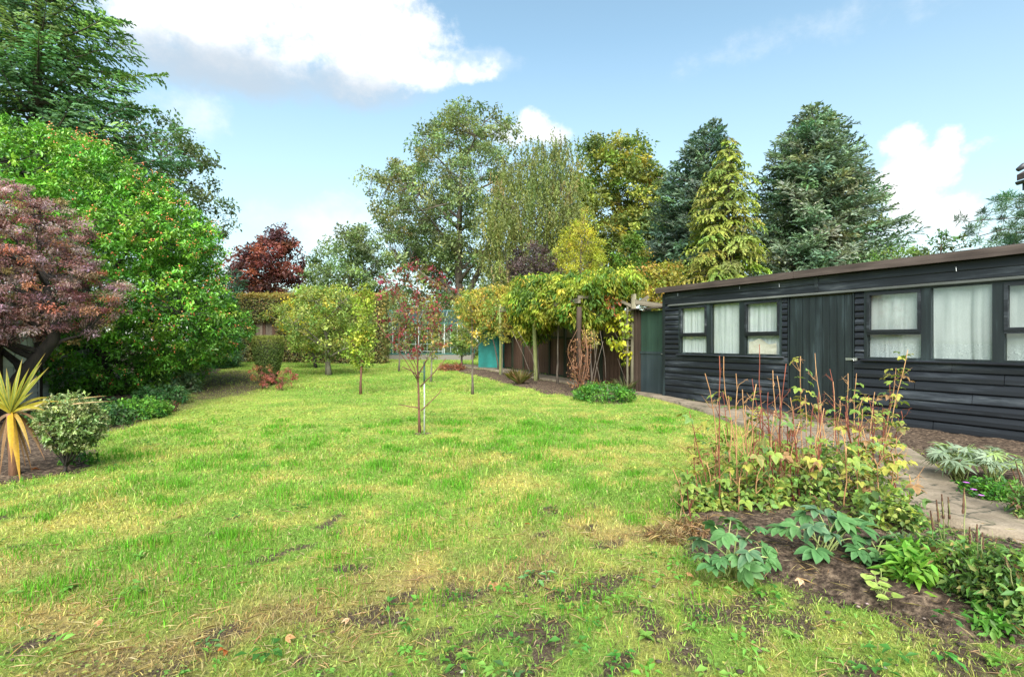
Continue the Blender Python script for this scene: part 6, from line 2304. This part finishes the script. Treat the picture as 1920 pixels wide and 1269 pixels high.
PG = [((.13, .25, .06), 3), ((.20, .32, .07), 2), ((.09, .18, .05), 2), ((.28, .30, .08), .6), ((.2, .13, .06), .3)]
perennial('leafy perennial with tall brown seed spikes beside the kerb', 1772, 1100, 120, 95, 150, [(1770, 1060, 1756, 940), (1775, 1060, 1766, 930), (1785, 1050, 1778, 935), (1800, 1060, 1808, 918), (1760, 1060, 1745, 960)], PG)
perennial('leafy perennial with short dark seed spikes near the right edge', 1838, 1140, 120, 110, 170, [(1830, 1080, 1832, 985), (1845, 1090, 1842, 1000), (1850, 1090, 1868, 1010), (1820, 1080, 1818, 990), (1855, 1095, 1885, 1040)], PG)
perennial('dense leafy perennial cut by the right edge of the photo', 1905, 1175, 110, 140, 190, [(1900, 1100, 1885, 1045), (1910, 1100, 1905, 1060), (1895, 1110, 1870, 1075)], PG)
perennial('bright green broad-leaved seedling between hellebore and seed spikes', 1722, 1110, 70, 75, 55, [], [((.16, .36, .05), 3), ((.22, .40, .06), 2)], L=.062, m=14)
perennial('small green rosette at the bed front near the right corner', 1850, 1178, 40, 30, 24, [], [((.12, .30, .05), 3)], L=.05, m=12)
perennial('grey-green feathery weed beside the perennial seed spikes', 1700, 1060, 60, 50, 50, [], [((.14, .22, .09), 3), ((.2, .28, .12), 1)], L=.04, m=16)
by_ = gp(1772, 1100)[1]
t = [o for o in bpy.data.objects if o.get('label', '').startswith('leafy perennial with tall')][0]
spike(t, at(1790, 1080, by_ - .05), at(1780, 1028, by_ - .06), .0085, M_BLUE, 'blue_flower')
pers = perennial('red-brown bistort spikes leaning in at the right edge', 1935, 985, 70, 70, 60, [(1930, 960, 1898, 880), (1935, 970, 1905, 868), (1928, 975, 1892, 905), (1940, 970, 1918, 865), (1930, 985, 1908, 940), (1925, 990, 1900, 960), (1940, 950, 1922, 850)], PG)

# pale round-leaved plant on the soil
RDc = [compound('round', (.24, .36, .07), (.32, .42, .11)) for _ in range(3)]
x, y = gp(1652, 1138)
t = thing('round_leaved_plant', 'pale lime round-leaved plant sprawling on the soil at the bed front', 'plant', (x, y, .03))
for px, py in ((1628, 1100), (1640, 1095), (1650, 1104), (1634, 1112), (1645, 1118), (1658, 1115), (1664, 1125), (1672, 1133), (1655, 1132), (1667, 1143), (1648, 1128), (1640, 1105), (1660, 1138), (1676, 1140), (1630, 1118), (1652, 1096)):
    gx, gy = gp(px, py + 12)
    yaw = rng.uniform(0, 6.28)
    e = np.array([gx - x, gy - y, rng.uniform(.03, .07)])
    place(random.choice(RDc), M_BROAD, t, tuple(e), yaw, rng.uniform(-.2, .3), 0, rng.uniform(.6, 1.0))
    MB().tube([(rng.normal(0, .01), rng.normal(0, .01), 0), tuple(e * .6), tuple(e)], .0015, 3).build('stalk', M_PET, t)

# broad weed rosettes in the foreground
DKc = [mesh_np('leaf', *join([leaflet(.075, .026, 0, .35, (.10, .27, .04), (.15, .33, .06), 'lance', (0, 0, 0), .45)]), True),
       mesh_np('leaf', *join([leaflet(.06, .03, 0, .3, (.14, .30, .05), (.2, .36, .07), 'ovate', (0, 0, 0), .4)]), True)]
for px, py, s_, lb in ((870, 1235, 1.0, 'green weed rosette left of centre at the bottom edge'), (1300, 1185, 1.0, 'bright weed rosette below the bed corner'), (1210, 1200, 1.1, 'dandelion-like rosette in the worn grass below the bed'),
                       (760, 1225, .9, 'small weed rosette at the bottom left of centre'), (1485, 1195, 1.0, 'yellow-green weed rosette at the grassy bed front'), (130, 1110, 1.2, 'dark green weed rosette in the left lawn'),
                       (262, 1048, .9, 'small dark weed rosette in the yellow lawn at left'), (1860, 1245, 1.3, 'bright green weed rosette at the bottom right corner'), (310, 1090, .6, 'tiny weed rosette right of the left lawn rosette')):
    x, y = gp(px, py)
    t = thing('weed_rosette', lb, 'weed', (x, y, float(lz(np.array([x]), np.array([y]))[0]) + .012), rng.uniform(0, 6.28))
    me = random.choice(DKc)
    nl2 = rng.integers(8, 13)
    for k in range(nl2):
        place(me, M_BROAD, t, (0, 0, 0), k * 2.4 + rng.normal(0, .35), rng.uniform(-.7, .15), rng.normal(0, .3), s_ * .62 * rng.uniform(.6, 1.2))

# ------------------------------------------------------------------ fallen leaves
def dead_leaf_mesh(c1, c2):
    ps = [leaflet(.05, .036, 0, .15, c1, c2, 'ovate', (0, 0, 0), .5), leaflet(.036, .024, 1.0, .2, c1, c2, 'ovate', (.008, 0, 0), .6), leaflet(.036, .024, -1.0, .2, c1, c2, 'ovate', (.008, 0, 0), .6)]
    return mesh_np('fallen_leaf', *join(ps), True)


OR, TA, PE = dead_leaf_mesh((.42, .12, .04), (.5, .17, .05)), dead_leaf_mesh((.34, .19, .08), (.44, .26, .12)), dead_leaf_mesh((.5, .32, .18), (.58, .4, .26))
for px, py, me, s_, lb in ((985, 989, OR, .9, 'curled orange-red fallen leaf on the lawn right of centre'), (1100, 963, PE, 1.0, 'peach fallen leaf beside a grass tuft near the bed'),
                           (1010, 916, TA, .8, 'tan fallen leaf farthest up the lawn'), (925, 1102, TA, 1.3, 'large orange-brown crumpled leaf on the worn grass'), (418, 1232, OR, 1.0, 'orange fallen leaf at the bottom left'),
                           (535, 1212, TA, .9, 'tan fallen leaf at the bottom, left of centre'), (608, 1200, PE, .9, 'pale fallen leaf at the bottom, left of centre'), (74, 884, OR, 1.6, 'large orange fallen leaf at the foot of the spiky plant'),
                           (193, 1178, TA, .8, 'tan fallen leaf in the lower left lawn'), (655, 1175, PE, .8, 'pale curled leaf on the straw band'), (1290, 1090, TA, .9, 'brown fallen leaf on soil left of the small hellebore'),
                           (1500, 1105, PE, .9, 'pale fallen leaf on soil between the hellebores'), (1430, 1010, OR, .7, 'orange leaf caught beside the small hellebore')):
    x, y = gp(px, py)
    z = float(lz(np.array([x]), np.array([y]))[0]) + (.06 if inpoly(np.array([x]), np.array([y]), FRONT_BED)[0] else .03)
    o = place(me, M_BROAD, None, (x, y, z), rng.uniform(0, 6.28), rng.uniform(-.3, .3), rng.normal(0, .3), s_ * .8, 'fallen_leaf')
    tag(o, lb, 'leaf', 'fallen leaves')
